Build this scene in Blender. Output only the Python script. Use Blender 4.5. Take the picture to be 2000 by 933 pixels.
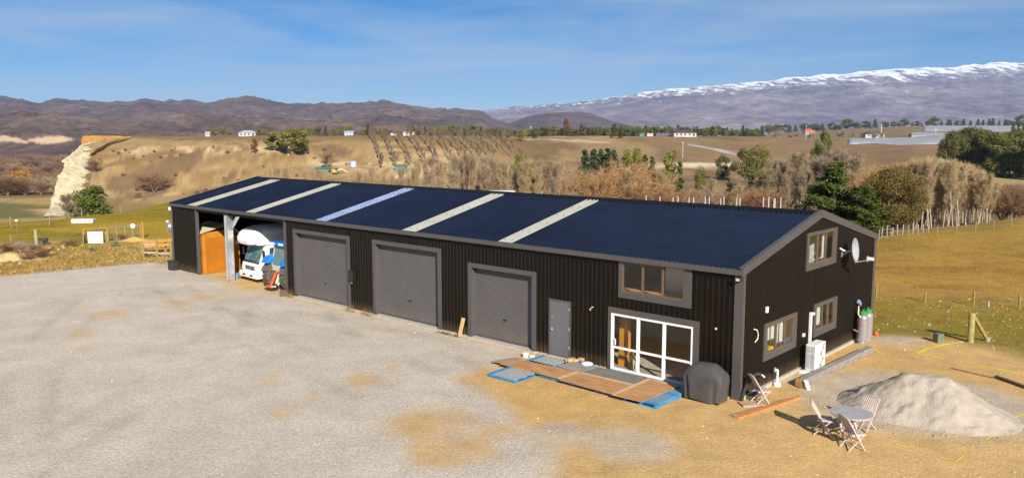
import bpy, math, random
import numpy as np
from mathutils import Vector, Matrix
for o in list(bpy.data.objects): bpy.data.objects.remove(o)
SC = bpy.context.scene
COL = SC.collection
PI = math.pi
rnd = random.Random(11)
# ------------------------------------------------------------------ camera
F, PITCH, CZ = 1576.0, .1245, 8.27
cam = bpy.data.cameras.new('camera'); cam.sensor_width = 36; cam.lens = F/2000*36
cam.clip_start = .3; cam.clip_end = 60000
co = bpy.data.objects.new('camera', cam); COL.objects.link(co)
co.location = (0, 0, CZ); co.rotation_euler = (PI/2-PITCH, 0, 0)
SC.camera = co
# ------------------------------------------------------------------ sky, sun, exposure
SUN_EL, SUN_AZ = math.radians(28), math.radians(164.7)
w = bpy.data.worlds.new('World'); SC.world = w; w.use_nodes = True
nt = w.node_tree; nt.nodes.clear(); N = nt.nodes.new; LK = nt.links.new
sky = N('ShaderNodeTexSky'); sky.sky_type = 'NISHITA'; sky.sun_disc = False
sky.sun_elevation = SUN_EL; sky.sun_rotation = SUN_AZ; sky.altitude = 1500; sky.dust_density = .1; sky.ozone_density = 3.0; sky.air_density = .75
hs = N('ShaderNodeHueSaturation'); hs.inputs['Saturation'].default_value = 1.42; hs.inputs['Value'].default_value = 1.0
LK(sky.outputs[0], hs.inputs['Color'])
tc = N('ShaderNodeTexCoord'); mp = N('ShaderNodeMapping'); mp.inputs['Scale'].default_value = (1.6, 1.6, 13)
mp.inputs['Rotation'].default_value = (0, .06, 0)
LK(tc.outputs['Generated'], mp.inputs[0])
cn = N('ShaderNodeTexNoise'); cn.inputs['Scale'].default_value = 1.5; cn.inputs['Detail'].default_value = 9; cn.inputs['Roughness'].default_value = .58; cn.inputs['Distortion'].default_value = .5
LK(mp.outputs[0], cn.inputs['Vector'])
cr = N('ShaderNodeValToRGB'); cr.color_ramp.elements[0].position = .40; cr.color_ramp.elements[1].position = .72
cr.color_ramp.elements[0].color = (0, 0, 0, 1); cr.color_ramp.elements[1].color = (.66, .66, .66, 1)
LK(cn.outputs['Fac'], cr.inputs[0])
cm = N('ShaderNodeMixRGB'); cm.inputs[2].default_value = (6.0, 7.0, 8.0, 1)
LK(cr.outputs[0], cm.inputs[0]); LK(hs.outputs[0], cm.inputs[1])
bg = N('ShaderNodeBackground'); bg.inputs['Strength'].default_value = .05
LK(cm.outputs[0], bg.inputs[0])
wo = N('ShaderNodeOutputWorld'); LK(bg.outputs[0], wo.inputs[0])
sl = bpy.data.lights.new('sun', 'SUN'); sl.energy = 4.7; sl.angle = math.radians(.5); sl.color = (1, .93, .82)
so = bpy.data.objects.new('sun', sl); COL.objects.link(so); so.location = (20, -40, 60)
sdir = Vector((math.sin(SUN_AZ)*math.cos(SUN_EL), math.cos(SUN_AZ)*math.cos(SUN_EL), math.sin(SUN_EL)))
so.rotation_euler = sdir.to_track_quat('Z', 'Y').to_euler()
SC.view_settings.view_transform = 'Standard'; SC.view_settings.look = 'None'
SC.view_settings.exposure = .85; SC.view_settings.gamma = 1
SC.render.resolution_x, SC.render.resolution_y = 1024, 477
SC.cycles.max_bounces = 8; SC.cycles.transparent_max_bounces = 16
# ------------------------------------------------------------------ geometry of the place
YAW = .7355; CA, SA = math.cos(YAW), math.sin(YAW)
OX, OY = 7.21, 24.81                               # near corner of the shed
def SW(x, y, z=0): return Vector((OX+CA*x+SA*y, OY-SA*x+CA*y, z))      # shed axes -> world
def ray(px, py):
    u, v = (px-1000)/F, (py-466.5)/F
    return u, math.cos(PITCH)-v*math.sin(PITCH), -math.sin(PITCH)-v*math.cos(PITCH)
def G(px, py, z=0):                                # point of the level z seen at a spot of the photo
    x, y, zz = ray(px, py); t = (z-CZ)/zz
    return Vector((x*t, y*t, z))
def AT(px, py, Y):                                 # point at distance Y
    x, y, zz = ray(px, py); t = Y/y
    return Vector((x*t, Y, CZ+zz*t))
def ZP(py, Y): return AT(1000, py, Y).z
# ------------------------------------------------------------------ numpy noise
def _h(ix, iy, s):
    n = (ix.astype(np.int64)*374761393+iy.astype(np.int64)*668265263+s*982451653) & 0x7fffffff
    n = (n ^ (n >> 13))*1274126177 & 0x7fffffff
    return ((n ^ (n >> 16)) & 0xffff)/65535.
def vn(x, y, s=0):
    ix, iy = np.floor(x), np.floor(y); fx, fy = x-ix, y-iy
    fx = fx*fx*(3-2*fx); fy = fy*fy*(3-2*fy)
    a, b, c, d = _h(ix, iy, s), _h(ix+1, iy, s), _h(ix, iy+1, s), _h(ix+1, iy+1, s)
    return (a*(1-fx)+b*fx)*(1-fy)+(c*(1-fx)+d*fx)*fy
def fbm(x, y, o=5, s=0, g=.5):
    r = 0; a = 1; t = 0
    for i in range(o):
        r = r+a*vn(x, y, s+i*17); t += a; a *= g; x = x*2.03+7.1; y = y*2.03+3.7
    return r/t
def ridged(x, y, o=5, s=0):
    r = 0; a = 1; t = 0
    for i in range(o):
        r = r+a*(1-np.abs(2*vn(x, y, s+i*17)-1)); t += a; a *= .5; x = x*2.03+7.1; y = y*2.03+3.7
    return r/t
def sstep(a, b, v):
    t = np.clip((v-a)/(b-a), 0, 1); return t*t*(3-2*t)
# ------------------------------------------------------------------ materials
MATS = {}
def mat(name, col, rough=.7, metal=0, var=.15, scale=3, bump=0, spec=.5, rand=0, col2=None, stretch=None, emit=None, bscale=None):
    if name in MATS: return MATS[name]
    m = bpy.data.materials.new(name); m.use_nodes = True; t = m.node_tree
    b = t.nodes['Principled BSDF']; n = t.nodes.new; l = t.links.new
    b.inputs['Roughness'].default_value = rough; b.inputs['Metallic'].default_value = metal
    b.inputs['Specular IOR Level'].default_value = spec
    c1 = [max(0, c*(1-var)) for c in col]+[1]; c2 = [c*(1+var) for c in (col2 or col)]+[1]
    tx = n('ShaderNodeTexCoord'); vec = tx.outputs['Object']
    if stretch:
        mpn = n('ShaderNodeMapping'); mpn.inputs['Scale'].default_value = stretch; l(vec, mpn.inputs[0]); vec = mpn.outputs[0]
    no = n('ShaderNodeTexNoise'); no.inputs['Scale'].default_value = scale; no.inputs['Detail'].default_value = 5; no.inputs['Roughness'].default_value = .62
    l(vec, no.inputs['Vector'])
    rp = n('ShaderNodeValToRGB'); rp.color_ramp.elements[0].position = .3; rp.color_ramp.elements[1].position = .7
    rp.color_ramp.elements[0].color = c1; rp.color_ramp.elements[1].color = c2
    l(no.outputs['Fac'], rp.inputs[0]); out = rp.outputs[0]
    if rand:
        oi = n('ShaderNodeObjectInfo'); hv = n('ShaderNodeHueSaturation')
        m1 = n('ShaderNodeMapRange'); m1.inputs[3].default_value = 1-rand; m1.inputs[4].default_value = 1+rand
        l(oi.outputs['Random'], m1.inputs[0]); l(m1.outputs[0], hv.inputs['Value'])
        m2 = n('ShaderNodeMapRange'); m2.inputs[3].default_value = .5-rand*.06; m2.inputs[4].default_value = .5+rand*.06
        ml = n('ShaderNodeMath'); ml.operation = 'MULTIPLY'; ml.inputs[1].default_value = 7.3; fr = n('ShaderNodeMath'); fr.operation = 'FRACT'
        l(oi.outputs['Random'], ml.inputs[0]); l(ml.outputs[0], fr.inputs[0]); l(fr.outputs[0], m2.inputs[0]); l(m2.outputs[0], hv.inputs['Hue'])
        l(out, hv.inputs['Color']); out = hv.outputs[0]
    l(out, b.inputs['Base Color'])
    if bump:
        bp = n('ShaderNodeBump'); bp.inputs['Strength'].default_value = min(1, bump); bp.inputs['Distance'].default_value = .03
        nb = n('ShaderNodeTexNoise'); nb.inputs['Scale'].default_value = bscale or scale*4; nb.inputs['Detail'].default_value = 4
        l(vec, nb.inputs['Vector']); l(nb.outputs['Fac'], bp.inputs['Height']); l(bp.outputs[0], b.inputs['Normal'])
    MATS[name] = m; return m
def glass(name, tint=(.95, .96, .95), ior=1.5):
    m = bpy.data.materials.new(name); m.use_nodes = True; t = m.node_tree; t.nodes.clear(); n = t.nodes.new
    a = n('ShaderNodeBsdfTransparent'); a.inputs[0].default_value = (*tint, 1)
    g = n('ShaderNodeBsdfGlossy'); g.inputs['Roughness'].default_value = .01
    fr = n('ShaderNodeFresnel'); gb_ = n('ShaderNodeNewGeometry'); mr = n('ShaderNodeMapRange'); mr.inputs[3].default_value = ior; mr.inputs[4].default_value = 1/ior
    t.links.new(gb_.outputs['Backfacing'], mr.inputs[0]); t.links.new(mr.outputs[0], fr.inputs[0])
    mx = n('ShaderNodeMixShader'); o = n('ShaderNodeOutputMaterial')
    t.links.new(fr.outputs[0], mx.inputs[0]); t.links.new(a.outputs[0], mx.inputs[1]); t.links.new(g.outputs[0], mx.inputs[2]); t.links.new(mx.outputs[0], o.inputs[0])
    return m
# ------------------------------------------------------------------ mesh builder
class MB:
    def __init__(s): s.v = []; s.f = []; s.m = []
    def add(s, vs, fs, mi=0):
        k = len(s.v); s.v += [tuple(v) for v in vs]; s.f += [tuple(i+k for i in f) for f in fs]; s.m += [mi]*len(fs); return s
    def box(s, c, d, rz=0, mi=0, rot=None):
        x, y, z = d[0]/2, d[1]/2, d[2]/2
        vs = [Vector((a*x, b*y, e*z)) for e in (-1, 1) for b in (-1, 1) for a in (-1, 1)]
        R = rot if rot is not None else Matrix.Rotation(rz, 3, 'Z')
        vs = [R @ v+Vector(c) for v in vs]
        return s.add(vs, [(0, 2, 3, 1), (4, 5, 7, 6), (0, 1, 5, 4), (2, 6, 7, 3), (0, 4, 6, 2), (1, 3, 7, 5)], mi)
    def bx(s, x0, x1, y0, y1, z0, z1, mi=0): return s.box(((x0+x1)/2, (y0+y1)/2, (z0+z1)/2), (abs(x1-x0), abs(y1-y0), abs(z1-z0)), 0, mi)
    def bar(s, a, b, w, h, mi=0, upv=(0, 0, 1)):          # box between two points
        a, b = Vector(a), Vector(b); d = b-a; L = d.length; d.normalize(); u = Vector(upv)
        if abs(d.dot(u)) > .98: u = Vector((1, 0, 0))
        r = d.cross(u).normalized(); u = r.cross(d)
        vs = [p+r*(i*w/2)+u*(j*h/2) for p in (a, b) for (i, j) in ((-1, -1), (1, -1), (1, 1), (-1, 1))]
        return s.add(vs, [(0, 1, 2, 3), (7, 6, 5, 4), (0, 4, 5, 1), (1, 5, 6, 2), (2, 6, 7, 3), (3, 7, 4, 0)], mi)
    def tube(s, pts, rad, n=8, mi=0, cap=True):
        pts = [Vector(p) for p in pts]; rs = rad if isinstance(rad, (list, tuple)) else [rad]*len(pts)
        k = len(s.v); vs = []; prev = None
        for i, p in enumerate(pts):
            d = (pts[min(i+1, len(pts)-1)]-pts[max(i-1, 0)]).normalized()
            if prev is None:
                u = Vector((0, 0, 1)) if abs(d.z) < .9 else Vector((1, 0, 0)); r = d.cross(u).normalized()
            else: r = (prev-d*prev.dot(d)).normalized()
            prev = r; u = d.cross(r)
            vs += [p+(r*math.cos(2*PI*j/n)+u*math.sin(2*PI*j/n))*rs[i] for j in range(n)]
        fs = [(i*n+j, i*n+(j+1) % n, (i+1)*n+(j+1) % n, (i+1)*n+j) for i in range(len(pts)-1) for j in range(n)]
        if cap: fs += [tuple(range(n))[::-1], tuple((len(pts)-1)*n+j for j in range(n))]
        return s.add(vs, fs, mi)
    def lathe(s, prof, c=(0, 0, 0), n=20, mi=0, axis='z'):
        vs = []
        for r, z in prof:
            for j in range(n):
                a = 2*PI*j/n; p = (r*math.cos(a), r*math.sin(a), z)
                if axis == 'x': p = (p[2], p[0], p[1])
                if axis == 'y': p = (p[0], p[2], p[1])
                vs.append(Vector(p)+Vector(c))
        fs = [(i*n+j, i*n+(j+1) % n, (i+1)*n+(j+1) % n, (i+1)*n+j) for i in range(len(prof)-1) for j in range(n)]
        if prof[0][0] > 1e-4: fs.append(tuple(range(n))[::-1])
        if prof[-1][0] > 1e-4: fs.append(tuple((len(prof)-1)*n+j for j in range(n)))
        return s.add(vs, fs, mi)
    def prism(s, poly, y0, y1, mi=0, ax='y'):              # poly in (a,b), extruded along ax
        def P(a, b, e): return (a, e, b) if ax == 'y' else ((e, a, b) if ax == 'x' else (a, b, e))
        n = len(poly); vs = [P(a, b, y0) for a, b in poly]+[P(a, b, y1) for a, b in poly]
        return s.add(vs, [tuple(range(n)), tuple(range(2*n-1, n-1, -1))]+[(i, i+n, (i+1) % n+n, (i+1) % n) for i in range(n)], mi)
    def build(s, name, mats, parent=None, bevel=0, smooth=False, seg=2):
        me = bpy.data.meshes.new(name); me.from_pydata(s.v, [], s.f)
        for m in (mats if isinstance(mats, (list, tuple)) else [mats]): me.materials.append(m)
        if any(s.m): me.polygons.foreach_set('material_index', s.m)
        if smooth: me.polygons.foreach_set('use_smooth', [True]*len(me.polygons))
        me.update()
        import bmesh
        bm = bmesh.new(); bm.from_mesh(me); bmesh.ops.recalc_face_normals(bm, faces=bm.faces)
        if bevel: bmesh.ops.bevel(bm, geom=bm.edges[:], offset=bevel, segments=seg, affect='EDGES', profile=.5, clamp_overlap=True)
        bm.to_mesh(me); bm.free()
        o = bpy.data.objects.new(name, me); COL.objects.link(o)
        if parent: o.parent = parent
        return o
def npmesh(name, V, Fq, mats, smooth=False, mi=None, link=True):
    me = bpy.data.meshes.new(name); V = np.asarray(V, np.float32); Fq = np.asarray(Fq, np.int32)
    k = Fq.shape[1]
    me.vertices.add(len(V)); me.vertices.foreach_set('co', V.ravel())
    me.loops.add(Fq.size); me.loops.foreach_set('vertex_index', Fq.ravel())
    me.polygons.add(len(Fq)); me.polygons.foreach_set('loop_start', np.arange(len(Fq), dtype=np.int32)*k)
    for m in (mats if isinstance(mats, (list, tuple)) else [mats]): me.materials.append(m)
    if mi is not None: me.polygons.foreach_set('material_index', np.asarray(mi, np.int32))
    if smooth: me.polygons.foreach_set('use_smooth', np.ones(len(Fq), bool))
    me.update(calc_edges=True)
    if not link: return me
    o = bpy.data.objects.new(name, me); COL.objects.link(o); return o
def tag(o, label, cat, group=None):
    o['label'] = label; o['category'] = cat
    if group: o['group'] = group
    return o
def struct(o): o['kind'] = 'structure'; return o
def thing(name, label, cat, loc=(0, 0, 0), rz=0, group=None):
    o = bpy.data.objects.new(name, None); COL.objects.link(o); o.empty_display_size = .3
    o.location = loc; o.rotation_euler = (0, 0, rz); return tag(o, label, cat, group)
def meshchild(name, me, parent):
    o = bpy.data.objects.new(name, me); COL.objects.link(o); o.parent = parent; return o
def dup(root, loc, rz=0, label=None, group=None, sc=None):
    r = root.copy(); COL.objects.link(r); r.location = loc; r.rotation_euler = (0, 0, rz)
    if label: r['label'] = label
    if group: r['group'] = group
    if sc is not None: r.scale = sc if isinstance(sc, (tuple, list)) else (sc, sc, sc)
    for ch in list(root.children):
        c = ch.copy(); COL.objects.link(c); c.parent = r
        for g in ch.children:
            d = g.copy(); COL.objects.link(d); d.parent = c
    return r
BLACK = mat('black_steel_cladding', (.0075, .0048, .0026), .45, 0, .15, .6, spec=.2)
def dust(m, top, amt):
    t = m.node_tree; n = t.nodes.new; l = t.links.new; b = t.nodes['Principled BSDF']; src = b.inputs['Base Color'].links[0].from_socket
    tx = n('ShaderNodeTexCoord'); sx = n('ShaderNodeSeparateXYZ'); l(tx.outputs['Object'], sx.inputs[0]); mr = n('ShaderNodeMapRange'); mr.inputs[1].default_value = top; mr.inputs[2].default_value = .05; mr.inputs[3].default_value = 0; mr.inputs[4].default_value = amt; l(sx.outputs[2], mr.inputs[0])
    no = n('ShaderNodeTexNoise'); no.inputs['Scale'].default_value = 2.2; no.inputs['Detail'].default_value = 6; l(tx.outputs['Object'], no.inputs['Vector']); mu = n('ShaderNodeMath'); mu.operation = 'MULTIPLY'; l(mr.outputs[0], mu.inputs[0]); l(no.outputs['Fac'], mu.inputs[1])
    mx = n('ShaderNodeMixRGB'); mx.inputs[2].default_value = (.34, .24, .13, 1); l(mu.outputs[0], mx.inputs[0]); l(src, mx.inputs[1]); l(mx.outputs[0], b.inputs['Base Color'])
dust(BLACK, .55, .30)
TRIM = mat('grey_trim', (.076, .070, .070), .45, 0, .06, 1.2)
SHUT = mat('grey_roller_steel', (.104, .094, .092), .42, 0, .07, 1.0); dust(SHUT, .7, .35)
ROOF = mat('dark_roof_steel', (.0055, .0088, .0235), .34, 0, .3, .35, spec=.4)
CONC = mat('concrete', (.42, .38, .32), .85, 0, .15, 4, .3)
GALV = mat('galvanised_steel', (.55, .58, .60), .35, .75, .18, 6)
WHITE = mat('white_paint', (.8, .8, .8), .4, 0, .03, 4)
WHITEP = mat('white_plastic', (.66, .65, .62), .45, 0, .04, 5)
BRONZE = mat('bronze_aluminium', (.17, .115, .085), .4, .3, .06, 3)
GLASS = glass('window_glass')
TIMB = mat('weathered_timber', (.34, .29, .25), .8, 0, .25, 6, .4, stretch=(1, 1, 8))
TREAT = mat('treated_pine', (.27, .19, .06), .75, 0, .25, 5, .3)
RUBBER = mat('black_rubber', (.02, .02, .02), .7)
DARK = mat('dark_plastic', (.025, .025, .027), .5)
# ------------------------------------------------------------------ ground sheet (fan of real terrain round the yard, out to the horizon)
v = [(-6000, 0, 0)]
T = {  # bearing (as photo column) : [(distance, height)]
 -500: [(0, 0), (80, 0), (110, -5), (160, -15), (250, -18), (1200, -17), (2500, 0), (14000, 20)],
 0:    [(0, 0), (62, 0), (84, -.2), (105, -5), (150, -14), (250, -18), (1200, -17), (2500, 0), (14000, 20)],
 100:  [(0, 0), (62, 0), (84, 0), (105, -4), (150, -14), (250, -18), (1200, -17), (2500, 0), (14000, 20)],
 148:  [(0, 0), (62, 0), (87, 0), (108, -4), (150, -14), (250, -18), (1200, -17), (2500, 0), (14000, 20)],
 176:  [(0, 0), (62, 0), (89, 0), (110, -4), (150, -14), (250, -18), (296, -17.5), (303, -16), (320, -7), (350, 4), (370, 9.1), (900, 9.2), (14000, 20)],
 330:  [(0, 0), (62, 0), (104, .2), (125, -4), (160, -14), (250, -18), (296, -17.5), (303, -16), (320, -8), (350, 4), (372, 9.1), (900, 9.2), (14000, 20)],
 520:  [(0, 0), (70, 0), (95, -1), (130, -7), (170, -12), (250, -16), (296, -15), (325, -5), (352, 3.5), (375, 9.1), (900, 9.2), (14000, 20)],
 640:  [(0, 0), (60, 0), (85, -1), (130, -7), (170, -11), (250, -12), (285, -8), (300, -5.2), (335, -4.8), (360, 2), (380, 9.1), (900, 9.2), (14000, 20)],
 820:  [(0, 0), (60, 0), (85, -1), (130, -7), (170, -11), (250, -11), (285, -8), (300, -5.6), (335, -5.0), (365, 2), (388, 9.1), (900, 9.2), (14000, 20)],
 960:  [(0, 0), (60, 0), (85, -1), (130, -7), (170, -10), (250, -11), (300, -8), (350, -4), (395, 5), (430, 9.1), (900, 9.2), (14000, 20)],
 1040: [(0, 0), (60, 0), (85, -1), (130, -7), (170, -10), (250, -10), (300, -9), (380, -5), (440, 3), (500, 8.6), (560, 9.2), (1400, 9.2), (14000, 20)],
 1180: [(0, 0), (60, 0), (85, -1), (130, -6), (170, -9), (250, -10), (320, -8), (400, -2.5), (480, 4), (580, 8.6), (640, 9.4), (1400, 9.6), (14000, 20)],
 1300: [(0, 0), (60, 0), (85, -1), (130, -6), (170, -9), (250, -9), (330, -7), (380, -5), (470, 1), (600, 8.6), (660, 9.4), (1400, 9.6), (14000, 20)],
 1450: [(0, 0), (55, 0), (80, -1), (130, -6), (170, -8), (260, -8.5), (340, -7), (420, -4), (520, 2), (640, 8.0), (700, 9.2), (1400, 12), (14000, 20)],
 1600: [(0, 0), (50, 0), (75, -1), (120, -5), (170, -8), (260, -8), (340, -6), (430, -1), (560, 5.0), (620, 6.0), (900, 9), (1500, 22), (14000, 40)],
 1680: [(0, 0), (50, 0), (68, -.3), (90, -2.5), (120, -5), (170, -8), (260, -6), (330, -1), (430, 2.5), (520, 4.2), (900, 12), (1500, 26), (14000, 40)],
 1780: [(0, 0), (50, 0), (70, -.1), (90, -2), (120, -5), (170, -7), (240, -5), (320, 0), (400, 3.6), (520, 4.4), (900, 14), (1500, 30), (14000, 40)],
 1880: [(0, 0), (50, 0), (72, -.1), (90, -1.6), (120, -4.5), (170, -6), (230, -4.5), (300, -2), (420, 3.6), (520, 5), (900, 14), (1500, 30), (14000, 40)],
 2000: [(0, 0), (50, 0), (78, .1), (95, -1.2), (120, -3.5), (170, -5), (230, -4.2), (300, -2.2), (420, 2.6), (520, 5), (900, 14), (1500, 30), (14000, 40)],
 2600: [(0, 0), (50, 0), (80, .1), (95, -1), (120, -3), (170, -5), (230, -4.2), (300, -2), (420, 2.6), (520, 5), (900, 14), (1500, 30), (14000, 40)],
}
LY = np.linspace(0, math.log(15000), 700); TPX = np.array(sorted(T), float); TM = []
for k in sorted(T):
    a = np.array(T[k], float); z = np.interp(np.exp(LY), a[:, 0], a[:, 1])
    zp = np.pad(z, 5, 'edge'); TM.append(sum(zp[i:i+len(z)] for i in range(11))/11)
TM = np.array(TM)
def ground_z(X, Y, detail=True):
    X = np.asarray(X, float); Y = np.asarray(Y, float); r = np.hypot(X, Y)
    Yc = np.maximum(Y, r*.72)
    px = np.clip(1000+F*np.where(Y > .3*r, X/np.maximum(Yc, .1), np.sign(X)*1.0), -499, 2599)
    i = np.clip(np.searchsorted(TPX, px)-1, 0, len(TPX)-2); f = (px-TPX[i])/(TPX[i+1]-TPX[i]); f = f*f*(3-2*f)*.5+f*.5
    j = np.clip(np.log(np.maximum(Yc, 1.001))/LY[-1]*(len(LY)-1), 0, len(LY)-1.001); j0 = j.astype(int); g = j-j0
    z = (TM[i, j0]*(1-g)+TM[i, j0+1]*g)*(1-f)+(TM[i+1, j0]*(1-g)+TM[i+1, j0+1]*g)*f
    if detail:
        z = z+.045*(fbm(X*.5, Y*.5, 4, 3)-.5)*sstep(10, 16, r)
        z = z+(fbm(X*.09, Y*.09, 5, 9)-.5)*.9*sstep(62, 95, Yc)
        z = z+(ridged(X*.035, Y*.02, 5, 21)-.62)*6.5*sstep(300, 318, Yc)*(1-sstep(345, 372, Yc))*sstep(166, 190, px)*(1-sstep(900, 1000, px))
        z = z+(fbm(X*.012, Y*.012, 5, 33)-.5)*7*sstep(300, 400, Yc)*sstep(960, 1080, px)*(1-sstep(560, 660, Yc))
        z = z+(fbm(X*.02, Y*.02, 5, 35)-.5)*2*sstep(150, 250, Yc)*(1-sstep(500, 650, Yc))
    return z
def gz(x, y): return float(ground_z(np.array([x]), np.array([y]))[0])
def lum(c): return np.array(c, float)
ang = np.concatenate([np.arange(-180, -44, 3.4), np.arange(-44, 44.01, .135), np.arange(47.4, 180, 3.4)])*PI/180
rad = [3.0]
while rad[-1] < 12000: rad.append(rad[-1]*1.0135+.02)
rad = np.array(rad)
A, R = np.meshgrid(ang, rad, indexing='ij')
X, Y = R*np.sin(A), R*np.cos(A); Z = ground_z(X, Y)
PX = np.where(Y > .2*R, 1000+F*X/np.maximum(Y, .01), np.where(X > 0, 3000, -1000)); Yc = np.maximum(Y, R*.72)
# --- what covers the ground: albedo zones
def sd_poly(pts, X, Y):                             # + inside
    pts = [(p[0], p[1]) for p in pts]; d = np.full(X.shape, 1e9); ins = np.zeros(X.shape, bool)
    for (ax, ay), (bx, by) in zip(pts, pts[1:]+pts[:1]):
        ex, ey = bx-ax, by-ay; wx, wy = X-ax, Y-ay
        t = np.clip((wx*ex+wy*ey)/(ex*ex+ey*ey), 0, 1); d = np.minimum(d, np.hypot(wx-ex*t, wy-ey*t))
        c = ((ay > Y) != (by > Y)) & (X < (bx-ax)*(Y-ay)/((by-ay) if by != ay else 1e-9)+ax); ins ^= c
    return np.where(ins, d, -d)
n1 = fbm(X*.35, Y*.35, 5, 41); n2 = fbm(X*1.3, Y*1.3, 4, 51); n3 = fbm(X*.06, Y*.06, 5, 61); n4 = fbm(X*.02, Y*.02, 5, 71)
DIRT, DIRT2 = lum((.56, .365, .155)), lum((.50, .295, .095))
col = DIRT[None, None]*(.86+.28*n1[..., None]); col = col*(1-.5*sstep(.5, .75, n3)[..., None])+DIRT2*(.5*sstep(.5, .75, n3)[..., None])
def mixc(c, m, noise=None):
    global col
    c = lum(c); m = np.clip(m, 0, 1)[..., None]
    cc = c[None, None]*(1 if noise is None else (.75+.5*noise)[..., None]); col = col*(1-m)+cc*m
pile = G(1790, 785)
mixc((.44, .38, .31), sstep(4.6, 2.6, np.hypot((X-pile.x), (Y-pile.y)*1.1)+2*(n1-.5))*.8)
for px, py, rr in ((1235, 870, 1.1), (1560, 745, .8), (1090, 850, .9), (1745, 660, 1.2), (340, 505, 3.0)):
    p = G(px, py); mixc((.46, .39, .31), sstep(rr*1.3, rr*.5, np.hypot(X-p.x, Y-p.y)+rr*1.2*(n1-.5))*.75)
# grassy field on the right: stony green strip, then golden slope
edge = np.interp(PX, [1600, 1700, 1760, 1890, 2000, 2200, 3000], [36, 33.2, 33.6, 32.6, 30.4, 28, 24])
onr = sstep(1560, 1690, PX)
gm = sstep(-.9, 1.1, Yc-edge+2.2*(n1-.5))*onr
mixc((.27, .185, .04), gm, n1); mixc((.17, .14, .02), gm*sstep(.45, .62, n3+.15*(n1-.5))*.75, n2)
fl = np.interp(PX, [1600, 1705, 1995, 3000], [42.5, 41.6, 38.8, 34])
mixc((.355, .205, .045), sstep(-.4, .8, Yc-fl+.8*(n1-.5))*onr, n1); mixc((.23, .135, .025), sstep(-.4, .8, Yc-fl)*onr*sstep(.5, .7, fbm(X*.25, Y*.7, 5, 81))*.8, n1)
mixc((.34, .225, .04), sstep(50, 68, Yc)*onr*sstep(.42, .6, n3)*.7, n1)
# behind the shed
mixc((.24, .165, .06), sstep(45, 60, Yc)*sstep(400, 500, PX)*(1-sstep(1640, 1700, PX)), n1)
# left: rough verge, green knoll
ed = np.interp(PX, [-1000, 0, 150, 300, 345, 420], [40, 47.9, 50.4, 53.0, 53.6, 60])
onl = 1-sstep(360, 430, PX)
gl = sstep(-.5, .9, Yc-ed+2.0*(n1-.5))*onl
mixc((.36, .235, .075), gl, n1); mixc((.20, .165, .04), gl*sstep(.42, .58, n1+.3*(n3-.5)), n2); mixc((.52, .35, .15), gl*sstep(.56, .7, n3)*(1-sstep(59, 63, Yc)), n1)
mixc((.27, .185, .014), sstep(57, 63, Yc+5*(n1-.5))*onl, n1); mixc((.16, .145, .012), sstep(57, 63, Yc)*onl*sstep(.46, .62, fbm(X*.16, Y*.45, 5, 181))*.75, n1); mixc((.36, .24, .03), sstep(57, 63, Yc)*onl*sstep(.5, .66, fbm(X*.1, Y*.25, 4, 91))*.8, n1)
mixc((.36, .27, .12), sstep(58, 62, Yc)*(1-sstep(64, 68, Yc))*onl*sstep(.52, .62, n1), n2)
# valley floor
vl = sstep(100, 125, Yc)
mixc((.22, .15, .06), vl, n3); mixc((.19, .125, .06), vl*sstep(.45, .65, n4), n1)
pad = sstep(225, 245, Yc)*(1-sstep(345, 352, Yc))*(1-sstep(130, 165, PX))
mixc((.36, .245, .10), pad, n1); mixc((.15, .14, .042), pad*sstep(262, 268, Yc+6*(n3-.5))*(1-sstep(322, 330, Yc+.1*PX)), n1); mixc((.42, .29, .15), pad*sstep(20, 80, PX-(300-Yc)*1.4)*(1-sstep(300, 306, Yc)), n3)
mixc((.46, .34, .2), sstep(350, 360, Yc)*(1-sstep(460, 560, Yc))*(1-sstep(150, 165, PX))*sstep(.5, .62, fbm(X*.05, Y*.012, 4, 95))*.8, n3)
mixc((.17, .09, .05), sstep(480, 600, Yc)*(1-sstep(150, 170, PX)), n3)
# mesa face and hill sides
mes = sstep(285, 300, Yc)*sstep(150, 172, PX)
nf = fbm(X*.03, Z*.35, 5, 101); nb = fbm(X*.12, Z*.9, 4, 111)
mixc((.25, .155, .066), mes, n3); mixc((.32, .205, .088), mes*sstep(.42, .62, nf), n1); mixc((.19, .115, .05), mes*sstep(.55, .7, fbm(X*.05, Y*.05, 4, 121))*.7, n1)
band = np.exp(-((Z-3.2)/1.3)**2)*sstep(185, 205, PX)*(1-sstep(560, 620, PX))+np.exp(-((Z+12.5)/1.0)**2)*sstep(190, 230, PX)*(1-sstep(330, 360, PX))*.9
band = band+np.exp(-((Z+2.5)/2.0)**2)*sstep(560, 640, PX)*(1-sstep(930, 990, PX))*.8
mixc((.64, .50, .30), mes*np.clip(band, 0, 1)*sstep(.50, .60, nb)*(Yc < 386)*.0, n1)
mixc((.56, .42, .23), mes*np.clip(band*1.3, 0, 1)*sstep(.38, .52, nb+.45*(n1-.5))*(Yc < 386)*.95, n1)
mixc((.36, .245, .115), mes*(Yc < 384)*sstep(.5, .62, fbm(X*.16, Z*1.3, 5, 171))*.75, n1)
mixc((.14, .09, .05), mes*sstep(.60, .68, fbm(X*.11, Y*.05, 4, 161))*(Yc < 380)*.7, n2)
mixc((.55, .37, .2), mes*sstep(700, 760, PX)*(1-sstep(900, 960, PX))*(Yc < 380)*sstep(.5, .6, nb)*.5, n1)
mixc((.62, .50, .34), mes*sstep(298, 303, Yc)*(1-sstep(306, 310, Yc))*sstep(740, 780, PX)*(1-sstep(960, 1000, PX))*sstep(.3, .5, n1)*.8, n1)
mixc((.24, .155, .06), mes*sstep(376, 384, Yc), n3)
sp = mes*sstep(980, 1060, PX)
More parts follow.
